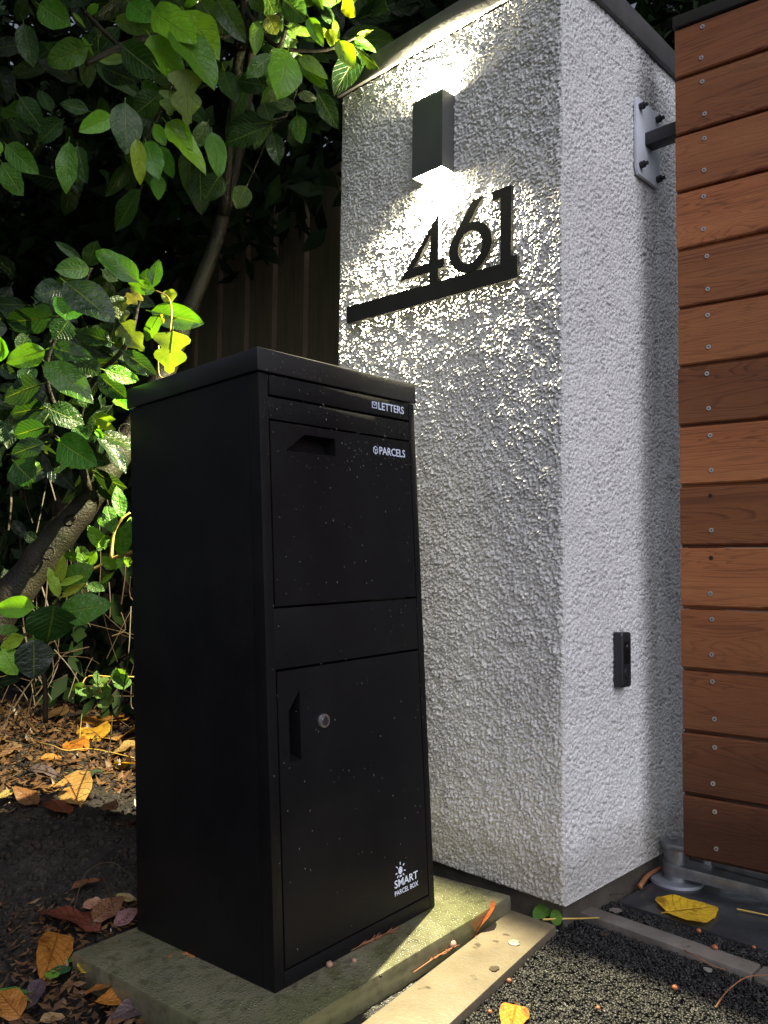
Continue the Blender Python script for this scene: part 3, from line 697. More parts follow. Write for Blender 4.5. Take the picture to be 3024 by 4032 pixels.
def place_leaf(parent, B, T, width=None, col=MID, me=None, nrm=None, name='leaf', tilt=.5, rng=rnd):
    """B base, T tip (world). width: ratio width/length relative to the mesh's .42"""
    B = Vector(B); T = Vector(T); d = T-B; L = d.length; y = d.normalized()
    if nrm is None:
        nrm = (CAMP-(B+T)/2).normalized()+Vector((rng.uniform(-tilt, tilt), rng.uniform(-tilt, tilt), rng.uniform(-tilt, tilt)*.8+.15))
    n = (nrm-y*nrm.dot(y)).normalized(); x = y.cross(n)
    wf = (width/.42) if width else rng.uniform(.85, 1.2)
    mt = Matrix(((x.x*L*wf, d.x, n.x*L, B.x), (x.y*L*wf, d.y, n.y*L, B.y), (x.z*L*wf, d.z, n.z*L, B.z), (0, 0, 0, 1)))
    o = bpy.data.objects.new(name, me or rng.choice(LM)); COL.objects.link(o); o.color = tuple(c*rng.uniform(.85, 1.15) for c in col)+(1,)
    if parent: o.parent = parent; mt = wmat(parent).inverted() @ mt
    loc, rot, sc = mt.decompose(); o.location = loc; o.rotation_euler = rot.to_euler(); o.scale = sc
    return o

# --- laurel tree: leaning trunk, overhanging crown
tree = empty('laurel_tree', (-1.35, -.75, -.08), 'leaning laurel tree, its grey trunk behind the parcel box and leafy crown overhead', 'tree')
tp = [at((-420, 2900), 1.85), at((-60, 2480), 1.93), at((170, 2190), 1.98), at((330, 1985), 2.02), at((500, 1740), 2.08), at((640, 1480), 2.16), at((735, 1250), 2.22), at((860, 920), 2.30), at((960, 500), 2.36), at((1000, 100), 2.4), at((1020, -300), 2.45)]
pth = smoothpath(tp, 8)
rad = [.054*(1-.86*(i/len(pth))**.8)*(1+.05*math.sin(i*1.7)) for i in range(len(pth))]
bm = bmesh.new(); tube(bm, pth, rad, 20, .035); trk = bm_obj('trunk', bm, M['bark'], tree, True, 180)
# knots with raised rings on the trunk
for q, t_ in (((275, 2045), 1.975), ((190, 2180), 1.94), ((490, 1690), 2.03)):
    c = at(q, t_-.005); bm = bmesh.new(); nrm = (CAMP-c).normalized(); a = nrm.orthogonal().normalized(); b = nrm.cross(a)
    for rr in (.012,):
        ring = [c+(a*math.cos(k*.5236)*rr*1.3+b*math.sin(k*.5236)*rr)+nrm*.002 for k in range(13)]; tube(bm, ring, .0024, 6)
    bm_obj('knot', bm, M['bark'], trk, True, 180)
def branch(parent, pts, r0, r1, mat='bark', n=7, name='branch'):
    p = smoothpath(pts, 5); bm = bmesh.new(); tube(bm, p, [r0+(r1-r0)*i/(len(p)-1) for i in range(len(p))], n, .08); return bm_obj(name, bm, M[mat], parent, True, 180)
branch(tree, [at((880, 850), 2.3), at(Z1(1110, 300), 2.18), at(Z1(1135, 200), 2.1), at(Z1(1140, 0), 2.05), at(Z1(1150, -300), 2.0)], .016, .010)
branch(tree, [at(Z1(1135, 180), 2.1), at(Z1(900, 130), 2.02), at(Z1(680, 180), 1.95), at(Z1(545, 225), 1.92), at(Z1(400, 300), 1.9)], .012, .006)
branch(tree, [at(Z1(1140, 90), 2.08), at(Z1(1060, 170), 2.03), at(Z1(1000, 160), 2.0)], .006, .003)
branch(tree, [at(Z1(1150, 60), 2.06), at(Z1(1290, 215), 2.0), at(Z1(1345, 90), 1.98), at(Z1(1400, -60), 1.98)], .007, .004)
branch(tree, [at(Z1(1300, 230), 2.02), at(Z1(1500, 235), 2.0), at(Z1(1600, 200), 1.98), at(Z1(1660, 175), 1.97)], .005, .003)
branch(tree, [at(Z1(560, 220), 1.93), at(Z1(440, 100), 1.9), at(Z1(380, 30), 1.88), at(Z1(350, -80), 1.88)], .006, .004)
branch(tree, [at(Z1(900, 130), 2.03), at(Z1(800, 400), 1.98), at(Z1(680, 650), 1.94), at(Z1(640, 660), 1.93)], .006, .003)
branch(tree, [at(Z1(1340, 540), 2.1), at(Z1(1270, 600), 2.12), at(Z1(1200, 760), 2.15), at(Z1(1150, 870), 2.15)], .003, .002)
branch(tree, [at(Z1(1390, 330), 2.1), at(Z1(1380, 430), 2.1), at(Z1(1330, 540), 2.1), at(Z1(1200, 560), 2.1)], .004, .002)
# (base, tip, t, dt tip, colour, width)
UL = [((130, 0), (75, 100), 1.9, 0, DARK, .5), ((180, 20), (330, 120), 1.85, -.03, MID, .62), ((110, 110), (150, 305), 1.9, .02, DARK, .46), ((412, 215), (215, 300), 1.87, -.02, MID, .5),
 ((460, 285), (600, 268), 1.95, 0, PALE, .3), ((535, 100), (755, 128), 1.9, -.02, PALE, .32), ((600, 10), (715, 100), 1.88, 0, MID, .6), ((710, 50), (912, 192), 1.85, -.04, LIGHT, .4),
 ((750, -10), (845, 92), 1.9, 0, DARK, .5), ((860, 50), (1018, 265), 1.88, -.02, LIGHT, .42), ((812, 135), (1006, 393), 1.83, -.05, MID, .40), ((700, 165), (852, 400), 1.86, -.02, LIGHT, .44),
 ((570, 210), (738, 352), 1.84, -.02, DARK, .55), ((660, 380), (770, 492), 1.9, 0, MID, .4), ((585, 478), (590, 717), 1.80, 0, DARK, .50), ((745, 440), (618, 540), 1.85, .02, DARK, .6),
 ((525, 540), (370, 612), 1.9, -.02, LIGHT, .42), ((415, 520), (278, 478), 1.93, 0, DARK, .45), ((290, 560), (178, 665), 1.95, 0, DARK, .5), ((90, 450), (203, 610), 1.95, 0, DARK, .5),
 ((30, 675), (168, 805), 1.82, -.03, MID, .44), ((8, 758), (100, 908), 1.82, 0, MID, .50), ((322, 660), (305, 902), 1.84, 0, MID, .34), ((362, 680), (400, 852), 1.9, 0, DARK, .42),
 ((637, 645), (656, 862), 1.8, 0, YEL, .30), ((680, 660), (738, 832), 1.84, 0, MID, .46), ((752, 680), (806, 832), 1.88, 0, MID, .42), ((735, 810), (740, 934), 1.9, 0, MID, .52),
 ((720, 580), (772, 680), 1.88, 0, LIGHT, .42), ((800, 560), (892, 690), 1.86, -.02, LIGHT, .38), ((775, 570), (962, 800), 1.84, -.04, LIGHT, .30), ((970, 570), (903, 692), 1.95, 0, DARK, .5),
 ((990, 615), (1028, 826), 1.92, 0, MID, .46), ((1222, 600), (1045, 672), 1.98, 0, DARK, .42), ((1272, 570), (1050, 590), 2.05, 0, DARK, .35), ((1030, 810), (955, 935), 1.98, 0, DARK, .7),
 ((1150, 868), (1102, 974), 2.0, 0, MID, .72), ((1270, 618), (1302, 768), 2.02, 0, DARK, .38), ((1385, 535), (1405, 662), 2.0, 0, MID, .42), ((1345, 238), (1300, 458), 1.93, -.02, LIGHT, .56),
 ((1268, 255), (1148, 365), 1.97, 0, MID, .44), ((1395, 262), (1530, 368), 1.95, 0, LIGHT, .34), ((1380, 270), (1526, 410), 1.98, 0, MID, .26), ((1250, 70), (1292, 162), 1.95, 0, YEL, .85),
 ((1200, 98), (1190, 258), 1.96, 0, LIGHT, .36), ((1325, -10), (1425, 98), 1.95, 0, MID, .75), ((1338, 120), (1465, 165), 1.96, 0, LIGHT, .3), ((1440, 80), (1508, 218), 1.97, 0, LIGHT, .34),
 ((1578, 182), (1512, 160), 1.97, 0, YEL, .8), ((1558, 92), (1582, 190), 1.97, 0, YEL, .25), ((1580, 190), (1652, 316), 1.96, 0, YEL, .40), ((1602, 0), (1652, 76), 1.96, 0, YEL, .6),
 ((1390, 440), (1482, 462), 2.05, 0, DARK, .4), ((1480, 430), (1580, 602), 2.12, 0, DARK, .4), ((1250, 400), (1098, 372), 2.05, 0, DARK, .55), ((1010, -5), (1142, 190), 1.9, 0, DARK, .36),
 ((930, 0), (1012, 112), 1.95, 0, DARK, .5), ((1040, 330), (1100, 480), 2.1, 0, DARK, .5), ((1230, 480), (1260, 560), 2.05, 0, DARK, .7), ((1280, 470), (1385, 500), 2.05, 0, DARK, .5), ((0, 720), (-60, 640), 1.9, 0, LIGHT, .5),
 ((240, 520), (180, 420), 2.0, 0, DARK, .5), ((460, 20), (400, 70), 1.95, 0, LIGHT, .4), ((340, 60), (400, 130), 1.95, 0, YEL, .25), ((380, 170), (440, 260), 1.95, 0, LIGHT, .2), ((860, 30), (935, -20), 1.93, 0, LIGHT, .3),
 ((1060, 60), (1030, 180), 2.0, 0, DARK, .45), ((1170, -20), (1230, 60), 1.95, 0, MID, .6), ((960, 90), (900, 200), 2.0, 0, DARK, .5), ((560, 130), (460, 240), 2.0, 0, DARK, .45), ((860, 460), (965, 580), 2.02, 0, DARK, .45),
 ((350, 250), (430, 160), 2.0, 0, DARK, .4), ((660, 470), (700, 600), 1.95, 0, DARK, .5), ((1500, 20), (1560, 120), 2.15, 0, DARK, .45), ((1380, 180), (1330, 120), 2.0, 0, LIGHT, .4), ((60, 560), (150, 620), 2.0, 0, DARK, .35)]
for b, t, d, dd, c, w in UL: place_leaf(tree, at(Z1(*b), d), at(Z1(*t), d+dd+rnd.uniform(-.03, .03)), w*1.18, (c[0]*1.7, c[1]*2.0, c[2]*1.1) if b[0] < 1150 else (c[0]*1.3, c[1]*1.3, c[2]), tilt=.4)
for b, t, d, c, w in [((-60, 180), (-5, 260), 2.0, YEL, .5), ((20, 130), (45, 290), 2.0, YEL, .22), ((270, 200), (155, 250), 2.05, YEL, .28), ((155, 255), (300, 335), 2.06, MID, .4), ((55, 270), (150, 440), 2.0, LIGHT, .38), ((90, -20), (150, 105), 1.98, YEL, .5),
                   ((-20, 250), (40, 330), 2.02, LIGHT, .3), ((250, 60), (420, 130), 2.5, DARK, .4), ((400, 80), (600, 20), 2.5, DARK, .5), ((130, 130), (240, 180), 2.4, DARK, .5), ((300, 0), (380, 90), 2.5, DARK, .5), ((30, 20), (80, 200), 2.4, DARK, .4)]:
    place_leaf(tree, at(Z5(*b), d), at(Z5(*t), d+rnd.uniform(-.02, .02)), w, c)
# fill leaves of the crown behind and above
rf = random.Random(21)
for k in range(135):
    x = rf.uniform(-150, 1480); lim = 520 + 260*math.sin((x+200)/420) if x < 1000 else 480-(x-1000)*.35
    y = rf.uniform(-320, max(60, lim)); d = rf.uniform(2.02, 2.45) if rf.random() < .8 or y > -60 else rf.uniform(1.8, 2.0)
    if x > 1300 and y > 250: continue
    p = at((x, y), d); v = Vector((rf.uniform(-1, 1), rf.uniform(-.7, .7), rf.uniform(-1.5, .3))).normalized()*rf.uniform(.10, .15)
    place_leaf(tree, p, p+v, None, rf.choice((DARK, DARK, MID, MID)), tilt=.7, rng=rf)

# --- laurel shrub left of the box
shr = empty('laurel_shrub', (-1.0, -.62, -.05), 'bushy laurel shoot with broad glossy leaves left of the parcel box top', 'shrub')
ML = [((590, 235), (398, 88), 1.78, DARK, .30), ((640, 270), (702, 90), 1.85, DARK, .6), ((1010, 392), (686, 142), 1.62, MID, .40), ((650, 290), (402, 295), 1.70, MID, .60), ((462, 440), (245, 490), 1.72, BLUE, .85),
 ((470, 385), (832, 668), 1.60, BLUE, .48), ((1108, 432), (1150, 216), 1.70, MID, .42), ((1125, 452), (930, 395), 1.66, LIGHT, .5), ((1095, 600), (1482, 690), 1.66, MID, .46), ((1240, 545), (1222, 432), 1.66, YEL, .6),
 ((385, 640), (25, 685), 1.72, BLUE, .42), ((500, 665), (400, 812), 1.74, DARK, .9), ((802, 822), (532, 730), 1.64, DARK, .46), ((505, 510), (480, 650), 1.70, MID, .8), ((328, 880), (42, 975), 1.60, LIGHT, .56),
 ((-60, 860), (50, 900), 1.62, LIGHT, .8), ((378, 868), (668, 935), 1.64, DARK, .48), ((328, 968), (668, 1245), 1.58, MID, .42), ((560, 940), (725, 1060), 1.72, DARK, .6), ((755, 1025), (1012, 1102), 1.62, LIGHT, .44),
 ((715, 1060), (915, 1232), 1.66, DARK, .6), ((888, 890), (1135, 1062), 1.66, DARK, .42), ((838, 1240), (930, 1300), 1.70, LIGHT, .5), ((300, 1130), (0, 1230), 1.70, BLUE, .55), ((340, 1300), (60, 1340), 1.72, BLUE, .4),
 ((345, 1300), (620, 1420), 1.72, DARK, .6), ((330, 1440), (92, 1500), 1.66, BLUE, .42), ((322, 1555), (78, 1640), 1.64, BLUE, .55), ((100, 1690), (240, 1835), 1.64, DARK, .85), ((425, 1540), (690, 1712), 1.60, MID, .55),
 ((668, 1370), (832, 1385), 1.68, YEL, .42), ((690, 1405), (832, 1455), 1.68, YEL, .25), ((540, 1440), (640, 1530), 1.75, DARK, .5), ((420, 420), (560, 320), 1.8, DARK, .5), ((740, 300), (860, 380), 1.78, DARK, .6),
 ((1010, 340), (1100, 380), 1.75, DARK, .6), ((1160, 620), (1050, 820), 1.62, MID, .42), ((600, 1230), (500, 1100), 1.8, DARK, .5), ((200, 780), (130, 900), 1.8, DARK, .5), ((0, 1000), (120, 1080), 1.75, BLUE, .5),
 ((700, 740), (800, 850), 1.8, DARK, .5), ((700, 1460), (745, 1525), 1.72, LIGHT, .3), ((260, 1690), (290, 1750), 1.7, LIGHT, .4), ((0, 660), (-60, 800), 1.75, BLUE, .6), ((900, 500), (760, 640), 1.74, DARK, .5), ((250, 560), (360, 720), 1.78, DARK, .6),
 ((60, 1400), (-30, 1560), 1.72, BLUE, .6), ((240, 1000), (150, 1130), 1.76, BLUE, .5), ((560, 1200), (640, 1300), 1.76, DARK, .5)]
for b, t, d, c, w in ML: place_leaf(shr, at(Z2(*b), d), at(Z2(*t), d+rnd.uniform(-.05, .05)), w*1.1, (c[0]*1.4, c[1]*1.7, c[2]), tilt=.35)
branch(shr, [at(Z2(640, 1900), 1.9), at(Z2(560, 1500), 1.85), at(Z2(650, 1150), 1.78), at(Z2(920, 840), 1.74), at(Z2(1010, 520), 1.72), at(Z2(1110, 440), 1.70)], .010, .003)
branch(shr, [at(Z2(560, 1500), 1.85), at(Z2(380, 1250), 1.8), at(Z2(340, 960), 1.76), at(Z2(480, 660), 1.76), at(Z2(660, 290), 1.74)], .008, .003)
branch(shr, [at(Z2(560, 1500), 1.85), at(Z2(450, 1540), 1.78), at(Z2(330, 1500), 1.74), at(Z2(100, 1690), 1.72)], .006, .003)
for k in range(110):
    x = rf.uniform(-80, 900); y = rf.uniform(330, 1800); d = rf.uniform(1.85, 2.1)
    if x > 820 and y > 1100: continue
    if x+abs(y-1000)*.25 > 1150: continue
    p = at(Z2(x, y), d); v = Vector((rf.uniform(-1, 1), rf.uniform(-.7, .7), rf.uniform(-1, .4))).normalized()*rf.uniform(.08, .13)
    place_leaf(shr, p, p+v, None, rf.choice((DARK, BLUE, DARK)), tilt=.8, rng=rf)

# --- low laurel sapling
sap = empty('laurel_sapling', (-1.02, -.62, -.06), 'young laurel shoot with yellow green tip in front of the leaning trunk', 'shrub')
SL = [((278, 1190), (-30, 1195), 1.72, LIGHT, .5), ((432, 1165), (372, 1480), 1.66, DARK, .98), ((465, 1235), (888, 1165), 1.70, MID, .56), ((488, 1045), (725, 860), 1.74, MID, .66), ((467, 1112), (384, 866), 1.70, YEL, .34), ((468, 990), (505, 772), 1.71, YEL, .40),
 ((472, 1012), (668, 938), 1.69, YEL, .30), ((488, 1108), (676, 995), 1.70, YEL, .26), ((-30, 1370), (152, 1362), 1.70, MID, .55), ((192, 1420), (-10, 1525), 1.68, YEL, .5), ((15, 1520), (130, 1722), 1.68, LIGHT, .75), ((265, 1440), (272, 1762), 1.64, BLUE, .92),
 ((170, 1740), (-20, 1790), 1.70, BLUE, .4), ((818, 712), (700, 540), 1.85, LIGHT, .55), ((692, 840), (608, 698), 1.85, MID, .5), ((700, 850), (760, 740), 1.86, LIGHT, .7), ((915, 885), (805, 785), 1.82, LIGHT, .6), ((918, 885), (970, 780), 1.82, LIGHT, .6),
 ((940, 778), (1030, 500), 1.82, MID, .42), ((902, 602), (838, 366), 1.84, MID, .46), ((962, 482), (925, 222), 1.84, MID, .42), ((905, 905), (785, 1010), 1.82, LIGHT, .22), ((530, 800), (600, 760), 1.85, MID, .6), ((870, 540), (768, 480), 1.86, MID, .55),
 ((765, 740), (870, 650), 1.87, MID, .5), ((980, 800), (1040, 860), 1.85, LIGHT, .5), ((1000, 600), (1040, 470), 1.88, LIGHT, .4), ((130, 1420), (200, 1500), 1.75, DARK, .6), ((240, 1430), (340, 1500), 1.72, MID, .5), ((800, 620), (880, 700), 1.88, DARK, .7),
 ((690, 1010), (830, 1060), 1.9, DARK, .6), ((100, 500), (200, 640), 2.2, BLUE, .5), ((30, 620), (-20, 760), 2.2, BLUE, .5), ((200, 600), (300, 680), 2.25, BLUE, .6), ((30, 880), (90, 1060), 2.2, BLUE, .5)]
for b, t, d, c, w in SL: place_leaf(sap, at(Z3(*b), d), at(Z3(*t), d+rnd.uniform(-.04, .04)), w, [1.9*q for q in c] if c is not BLUE else c, tilt=.3)
branch(sap, [at(Z3(360, 2100), 1.75), at(Z3(350, 1750), 1.73), at(Z3(240, 1390), 1.72), at(Z3(440, 1160), 1.71), at(Z3(467, 1000), 1.71)], .006, .0025, 'twig')
branch(sap, [at(Z3(240, 1390), 1.72), at(Z3(120, 1430), 1.72), at(Z3(-60, 1480), 1.72)], .004, .0025, 'twig')
branch(sap, [at(Z3(1080, 740), 1.84), at(Z3(960, 780), 1.83), at(Z3(900, 800), 1.84), at(Z3(730, 890), 1.84), at(Z3(680, 900), 1.85)], .005, .0025, 'straw')
branch(sap, [at(Z3(880, 800), 1.84), at(Z3(900, 610), 1.85), at(Z3(960, 495), 1.85), at(Z3(1030, 440), 1.86)], .004, .002, 'straw')

# --- ivy
IV = leaf_mesh('leaf', 1.0, .05, .05, .02, nl=12, nw=6, seed=4, mat=M['ivy'], shape='ivy')
iv = empty('ivy_vine', at(Z2(1240, 600), 1.6), 'yellow green ivy leaves hanging on thin stems by the lid corner', 'ivy')
for b, t, d, w, c in [((1255, 745), (1225, 1055), 1.62, .78, (.10, .18, .018)), ((860, 520), (900, 690), 1.68, .7, (.11, .16, .02)), ((880, 690), (1045, 890), 1.67, .6, (.10, .16, .02)), ((1010, 460), (920, 545), 1.68, .9, (.18, .18, .10)), ((1160, 625), (1190, 690), 1.64, .5, (.3, .3, .03))]:
    place_leaf(iv, at(Z2(*b), d), at(Z2(*t), d), w*.42, c, IV, tilt=.15)
branch(iv, [at(Z2(1130, 450), 1.66), at(Z2(1220, 500), 1.65), at(Z2(1245, 600), 1.63), at(Z2(1235, 745), 1.62)], .0018, .0012, 'straw', 5, 'stem')
branch(iv, [at(Z2(1150, 850), 1.63), at(Z2(1155, 1060), 1.63), at(Z2(1230, 1080), 1.63), at(Z2(1262, 1068), 1.63)], .0014, .001, 'straw', 5, 'stem')
iv2 = empty('ivy_vine', at(Z1(860, 450), 1.8), 'single bright lobed ivy leaf hanging amid the upper laurel leaves', 'ivy')
place_leaf(iv2, at(Z1(862, 322), 1.8), at(Z1(875, 585), 1.8), .42*.55*1.0, (.12, .21, .02), IV, tilt=.1); place_leaf(iv2, at(Z1(800, 420), 1.81), at(Z1(790, 540), 1.81), .35, (.10, .18, .02), IV, tilt=.1)
# --- bramble seedling
br = empty('bramble_seedling', at(Z3(820, 1750), 2.05), 'small bramble seedling with soft green leaflets above the leaf litter', 'seedling')
BR = leaf_mesh('leaf', .75, .05, .1, .03, nl=8, nw=4, seed=9, mat=M['ivy'], shape='oval')
for b, t in [((955, 1740), (895, 1690)), ((960, 1738), (968, 1680)), ((950, 1745), (895, 1785)), ((955, 1745), (1020, 1755)), ((960, 1750), (985, 1838)), ((790, 1745), (735, 1735)), ((785, 1750), (820, 1815)), ((785, 1750), (745, 1800)), ((650, 1830), (585, 1800)), ((655, 1835), (600, 1870)), ((655, 1830), (700, 1890)), ((700, 1870), (725, 1860)), ((800, 1850), (880, 1835)), ((800, 1860), (770, 1910)), ((820, 1900), (860, 1975))]:
    place_leaf(br, at(Z3(*b), 2.05), at(Z3(*t), 2.03), .7, (.10, .20, .05), BR, tilt=.4)
branch(br, [at(Z3(1060, 1740), 2.07), at(Z3(900, 1740), 2.07), at(Z3(700, 1735), 2.07), at(Z3(640, 1830), 2.05)], .0018, .0012, 'straw', 5, 'stem')
branch(br, [at(Z3(790, 1745), 2.06), at(Z3(800, 1850), 2.06), at(Z3(830, 1960), 2.08)], .0018, .0012, 'straw', 5, 'stem')

# --- dark hedge mass behind and overhead (uncountable)
def hedge(name, vols, n, label, seed, size=(.09, .14), cols=((.03, .07, .018),)):
    rs = np.random.RandomState(seed); t = np.array([[0, 0, 0], [.22, .45, .03], [0, 1, -.08], [-.22, .45, .03], [0, .45, -.03]]); F0 = np.array([[0, 1, 4], [1, 2, 4], [2, 3, 4], [3, 0, 4]])
    vol = np.array([np.prod([b-a for a, b in zip(*v)]) for v in vols]); cnt = (n*vol/vol.sum()).astype(int); P = []
    for v, c in zip(vols, cnt): P.append(rs.uniform(v[0], v[1], (c, 3)))
    P = np.concatenate(P); k = len(P); y = rs.normal(size=(k, 3)); y[:, 2] -= .6; y /= np.linalg.norm(y, axis=1)[:, None]
    r = rs.normal(size=(k, 3)); x = np.cross(y, r); x /= np.linalg.norm(x, axis=1)[:, None]; z = np.cross(x, y); L = rs.uniform(*size, k)[:, None, None]
    V = (x[:, None]*t[None, :, :1]+y[:, None]*t[None, :, 1:2]+z[:, None]*t[None, :, 2:])*L+P[:, None]
    F = (F0[None]+np.arange(k)[:, None, None]*5).reshape(-1, 3)
    me = tri_soup(name, V.reshape(-1, 3), F); m = NT(name+'_leaves'); v = m.co(); nn = m.noise(v, 6, 3)
    c = m.mix(m.ramp(nn, [(.3, 0), (.7, 1)]), (.007, .016, .005), (.015, .032, .008)); m.set(Base_Color=c, Roughness=.6, Specular_IOR_Level=.12)
    tag(link(name, me, m.m), label, 'hedge', None, 'stuff')
hedge('hedge_foliage', [((-5.5, .5, .0), (-.75, 1.7, 3.6)), ((-.75, 1.4, 2.0), (.0, 2.2, 4.2)), ((-3.4, -.05, .12), (-1.9, .30, 2.4)), ((-3.4, -.05, 1.75), (-.85, .30, 2.4)), ((-1.5, 3.2, 1.5), (4.5, 4.2, 5.5))], 75000, 'dark evergreen hedge foliage rising behind the fence and gate', 4)
hedge('light_blocking_hedge', [((-4.0, -4.2, -.1), (-1.1, -3.2, 2.4))], 9000, 'unseen dark hedge added left of the drive to block sky light', 15)  # added out of view to keep sky light off box side and slab
hedge('overhead_shade_foliage', [((-3.6, -1.9, 2.35), (-.15, -.02, 3.2)), ((-3.6, -.02, 2.35), (-.72, .6, 3.1)), ((-4.4, -2.6, .0), (-3.5, .5, 2.6)), ((-.72, .1, 2.45), (.1, .8, 3.0))], 24000, 'dark laurel foliage added overhead to shade the flower bed', 8)  # added canopy, mostly out of view, blocks light on the left side

# --- twig tangle low behind the box
def tangle():
    rs = random.Random(12); bm = bmesh.new()
    for k in range(70):
        x = rs.uniform(-60, 640); y = rs.uniform(2330, 2820); p = at((x, y), rs.uniform(1.95, 2.5))
        d = Vector((rs.uniform(-1, 1), rs.uniform(-1, 1), rs.uniform(-1.6, 1.2))).normalized()*rs.uniform(.06, .22)
        q = p+d*.5+Vector((rs.uniform(-.02, .02), rs.uniform(-.02, .02), rs.uniform(-.02, .02)))
        if min(p.z, (p+d).z) < -.07: continue
        tube(bm, smoothpath([p, q, p+d], 3), rs.uniform(.0006, .0018), 4)
    tag(bm_obj('twig_tangle', bm, M['twig']), 'tangle of thin dry twigs low behind the parcel box', 'twigs', None, 'stuff')
    bm = bmesh.new()
    for k in range(20):
        x = rs.uniform(-30, 560); y = rs.uniform(1650, 2400); p = at((x, y), rs.uniform(2.05, 2.4)); d = Vector((rs.uniform(-.3, .3), rs.uniform(-.3, .3), -1)).normalized()*rs.uniform(.08, .3)
        tube(bm, smoothpath([p, p+d*.5+Vector((rs.uniform(-.03, .03), 0, 0)), p+d], 3), rs.uniform(.001, .003), 4)
    tag(bm_obj('hanging_twigs', bm, M['twig']), 'dry twigs and roots hanging behind the leaning trunk', 'twigs', None, 'stuff')
tangle()

# ------------------------------------------------------------------ leaf litter
def soil_at(q):
    z = -.07
    for _ in range(12):
        p = onz(q, z); z = float(soil_h(np.array(p.x), np.array(p.y)))+.008
    return onz(q, z)
DL = [leaf_mesh('fallen_leaf', .46, rnd.uniform(-.15, .2), rnd.uniform(.03, .18), .03, seed=30+i, mat=M['dead'], shape='laurel', twist=rnd.uniform(-.25, .25)) for i in range(6)]
HEART = leaf_mesh('fallen_leaf', .78, .03, .03, .02, nl=14, nw=6, seed=50, mat=M['dead'], shape='heart', stem=.12)
ORG = (.36, .13, .025); YO = (.50, .27, .03); BRN = (.13, .062, .03); RED = (.14, .035, .018); TAN = (.28, .18, .09); OCH = (.32, .19, .06); PUR = (.075, .05, .055); GRY = (.09, .08, .07)
FL = [((280, 335), (428, 420), BRN, .6, 'brown fallen leaf propped at the dark back of the litter'), ((575, 405), (660, 340), ORG, .8, 'rust fallen leaf with a folded half behind the brightest yellow one'), ((640, 415), (785, 375), YO, .5, 'yellow fallen leaf at the back beside the parcel box'),
 ((535, 432), (668, 535), YO, .5, 'bright yellow orange fallen leaf curling on the litter by the box'), ((720, 515), (822, 400), OCH, .6, 'large pale brown fallen leaf touching the side of the box'), ((690, 600), (820, 545), OCH, .4, 'ochre fallen leaf lying flat below the pale brown one'),
 ((722, 640), (830, 685), YO, .55, 'glowing orange fallen leaf against the box side'), ((392, 748), (500, 928), OCH, .55, 'yellow brown fallen leaf with dark midrib alone on the dark soil'), ((410, 525), (520, 570), ORG, .5, 'small orange fallen leaf in the middle of the litter'),
 ((240, 620), (375, 600), ORG, .5, 'flat orange fallen leaf in the lit band of litter'), ((180, 700), (372, 718), GRY, .3, 'grey brown curled fallen leaf below the lit band'), ((228, 900), (90, 840), BRN, .45, 'dull brown fallen leaf at left beyond the dark soil'),
 ((312, 880), (408, 965), RED, .8, 'dark rust fallen leaf left of the yellow brown one'), ((560, 700), (400, 770), (.04, .06, .045), .9, 'dark green grey fallen ivy leaf on the litter'), ((640, 905), (700, 970), BRN, .6, 'small brown fallen leaf near the box in shade'),
 ((612, 1655), (206, 1575), RED, .42, 'large glossy dark red brown laurel leaf left of the slab'), ((355, 1712), (275, 1975), ORG, .42, 'orange brown fallen leaf hanging below the large red one'), ((488, 1960), (606, 1815), YO, .5, 'small pale yellow fallen leaf with torn edge on the soil'),
 ((660, 1885), (818, 1998), ORG, .5, 'curled orange fallen leaf against the side of the slab'), ((512, 2090), (700, 2020), ORG, .6, 'broad orange fallen leaf low in the picture beside the slab'), ((570, 2120), (905, 2030), ORG, .42, 'long orange fallen leaf overlapping the purple one'),
 ((1000, 2090), (655, 2215), PUR, .40, 'wet purple grey fallen leaf against the slab foot'), ((430, 1450), (600, 1410), BRN, .5, 'crumpled brown fallen leaf beside the hidden slab corner'), ((500, 1560), (615, 1500), TAN, .6, 'pale curled fallen leaf left of the slab corner'),
 ((560, 1640), (745, 1500), BRN, .6, 'crumpled brown fallen leaf lying at the slab corner'), ((700, 1480), (835, 1490), TAN, .35, 'tan fallen leaf poking out beside the foot of the box'), ((690, 1650), (840, 1570), (.22, .11, .09), .6, 'pinkish brown fallen leaf at the foot of the box'),
 ((125, 2200), (-20, 2110), ORG, .6, 'orange brown fallen leaf in the bottom left corner'), ((240, 2225), (395, 2180), TAN, .6, 'tan fallen leaf cut by the bottom of the picture'), ((130, 2160), (260, 2020), PUR, .5, 'shrivelled purple brown leaf low at left'),
 ((80, 560), (0, 620), TAN, .6, 'pale fallen leaf at the left edge of the lit litter'), ((-20, 850), (100, 820), OCH, .5, 'ochre fallen leaf cut by the left edge of the picture'), ((200, 2070), (300, 1990), BRN, .5, 'dull brown leaf below the orange brown one'), ((770, 1080), (830, 1040), RED, .7, 'small red brown fallen leaf in shade by the box')]
GRP = 'fallen leaves scattered on the flower bed'
for i, (b, t, c, w, lab) in enumerate(FL):
    B = soil_at(Z4(*b)); T = soil_at(Z4(*t)); L = (T-B).length
    if L > .20: T = B+(T-B)*(.20/L)
    lift = rnd.uniform(.004, .02); B.z += lift; T.z += rnd.uniform(.005, .03)
    o = place_leaf(None, B, T, w, c, DL[i % 6], Vector((rnd.uniform(-.3, .5), rnd.uniform(-.6, .2), 1)), 'fallen_leaf'); tag(o, lab, 'leaf', GRP)
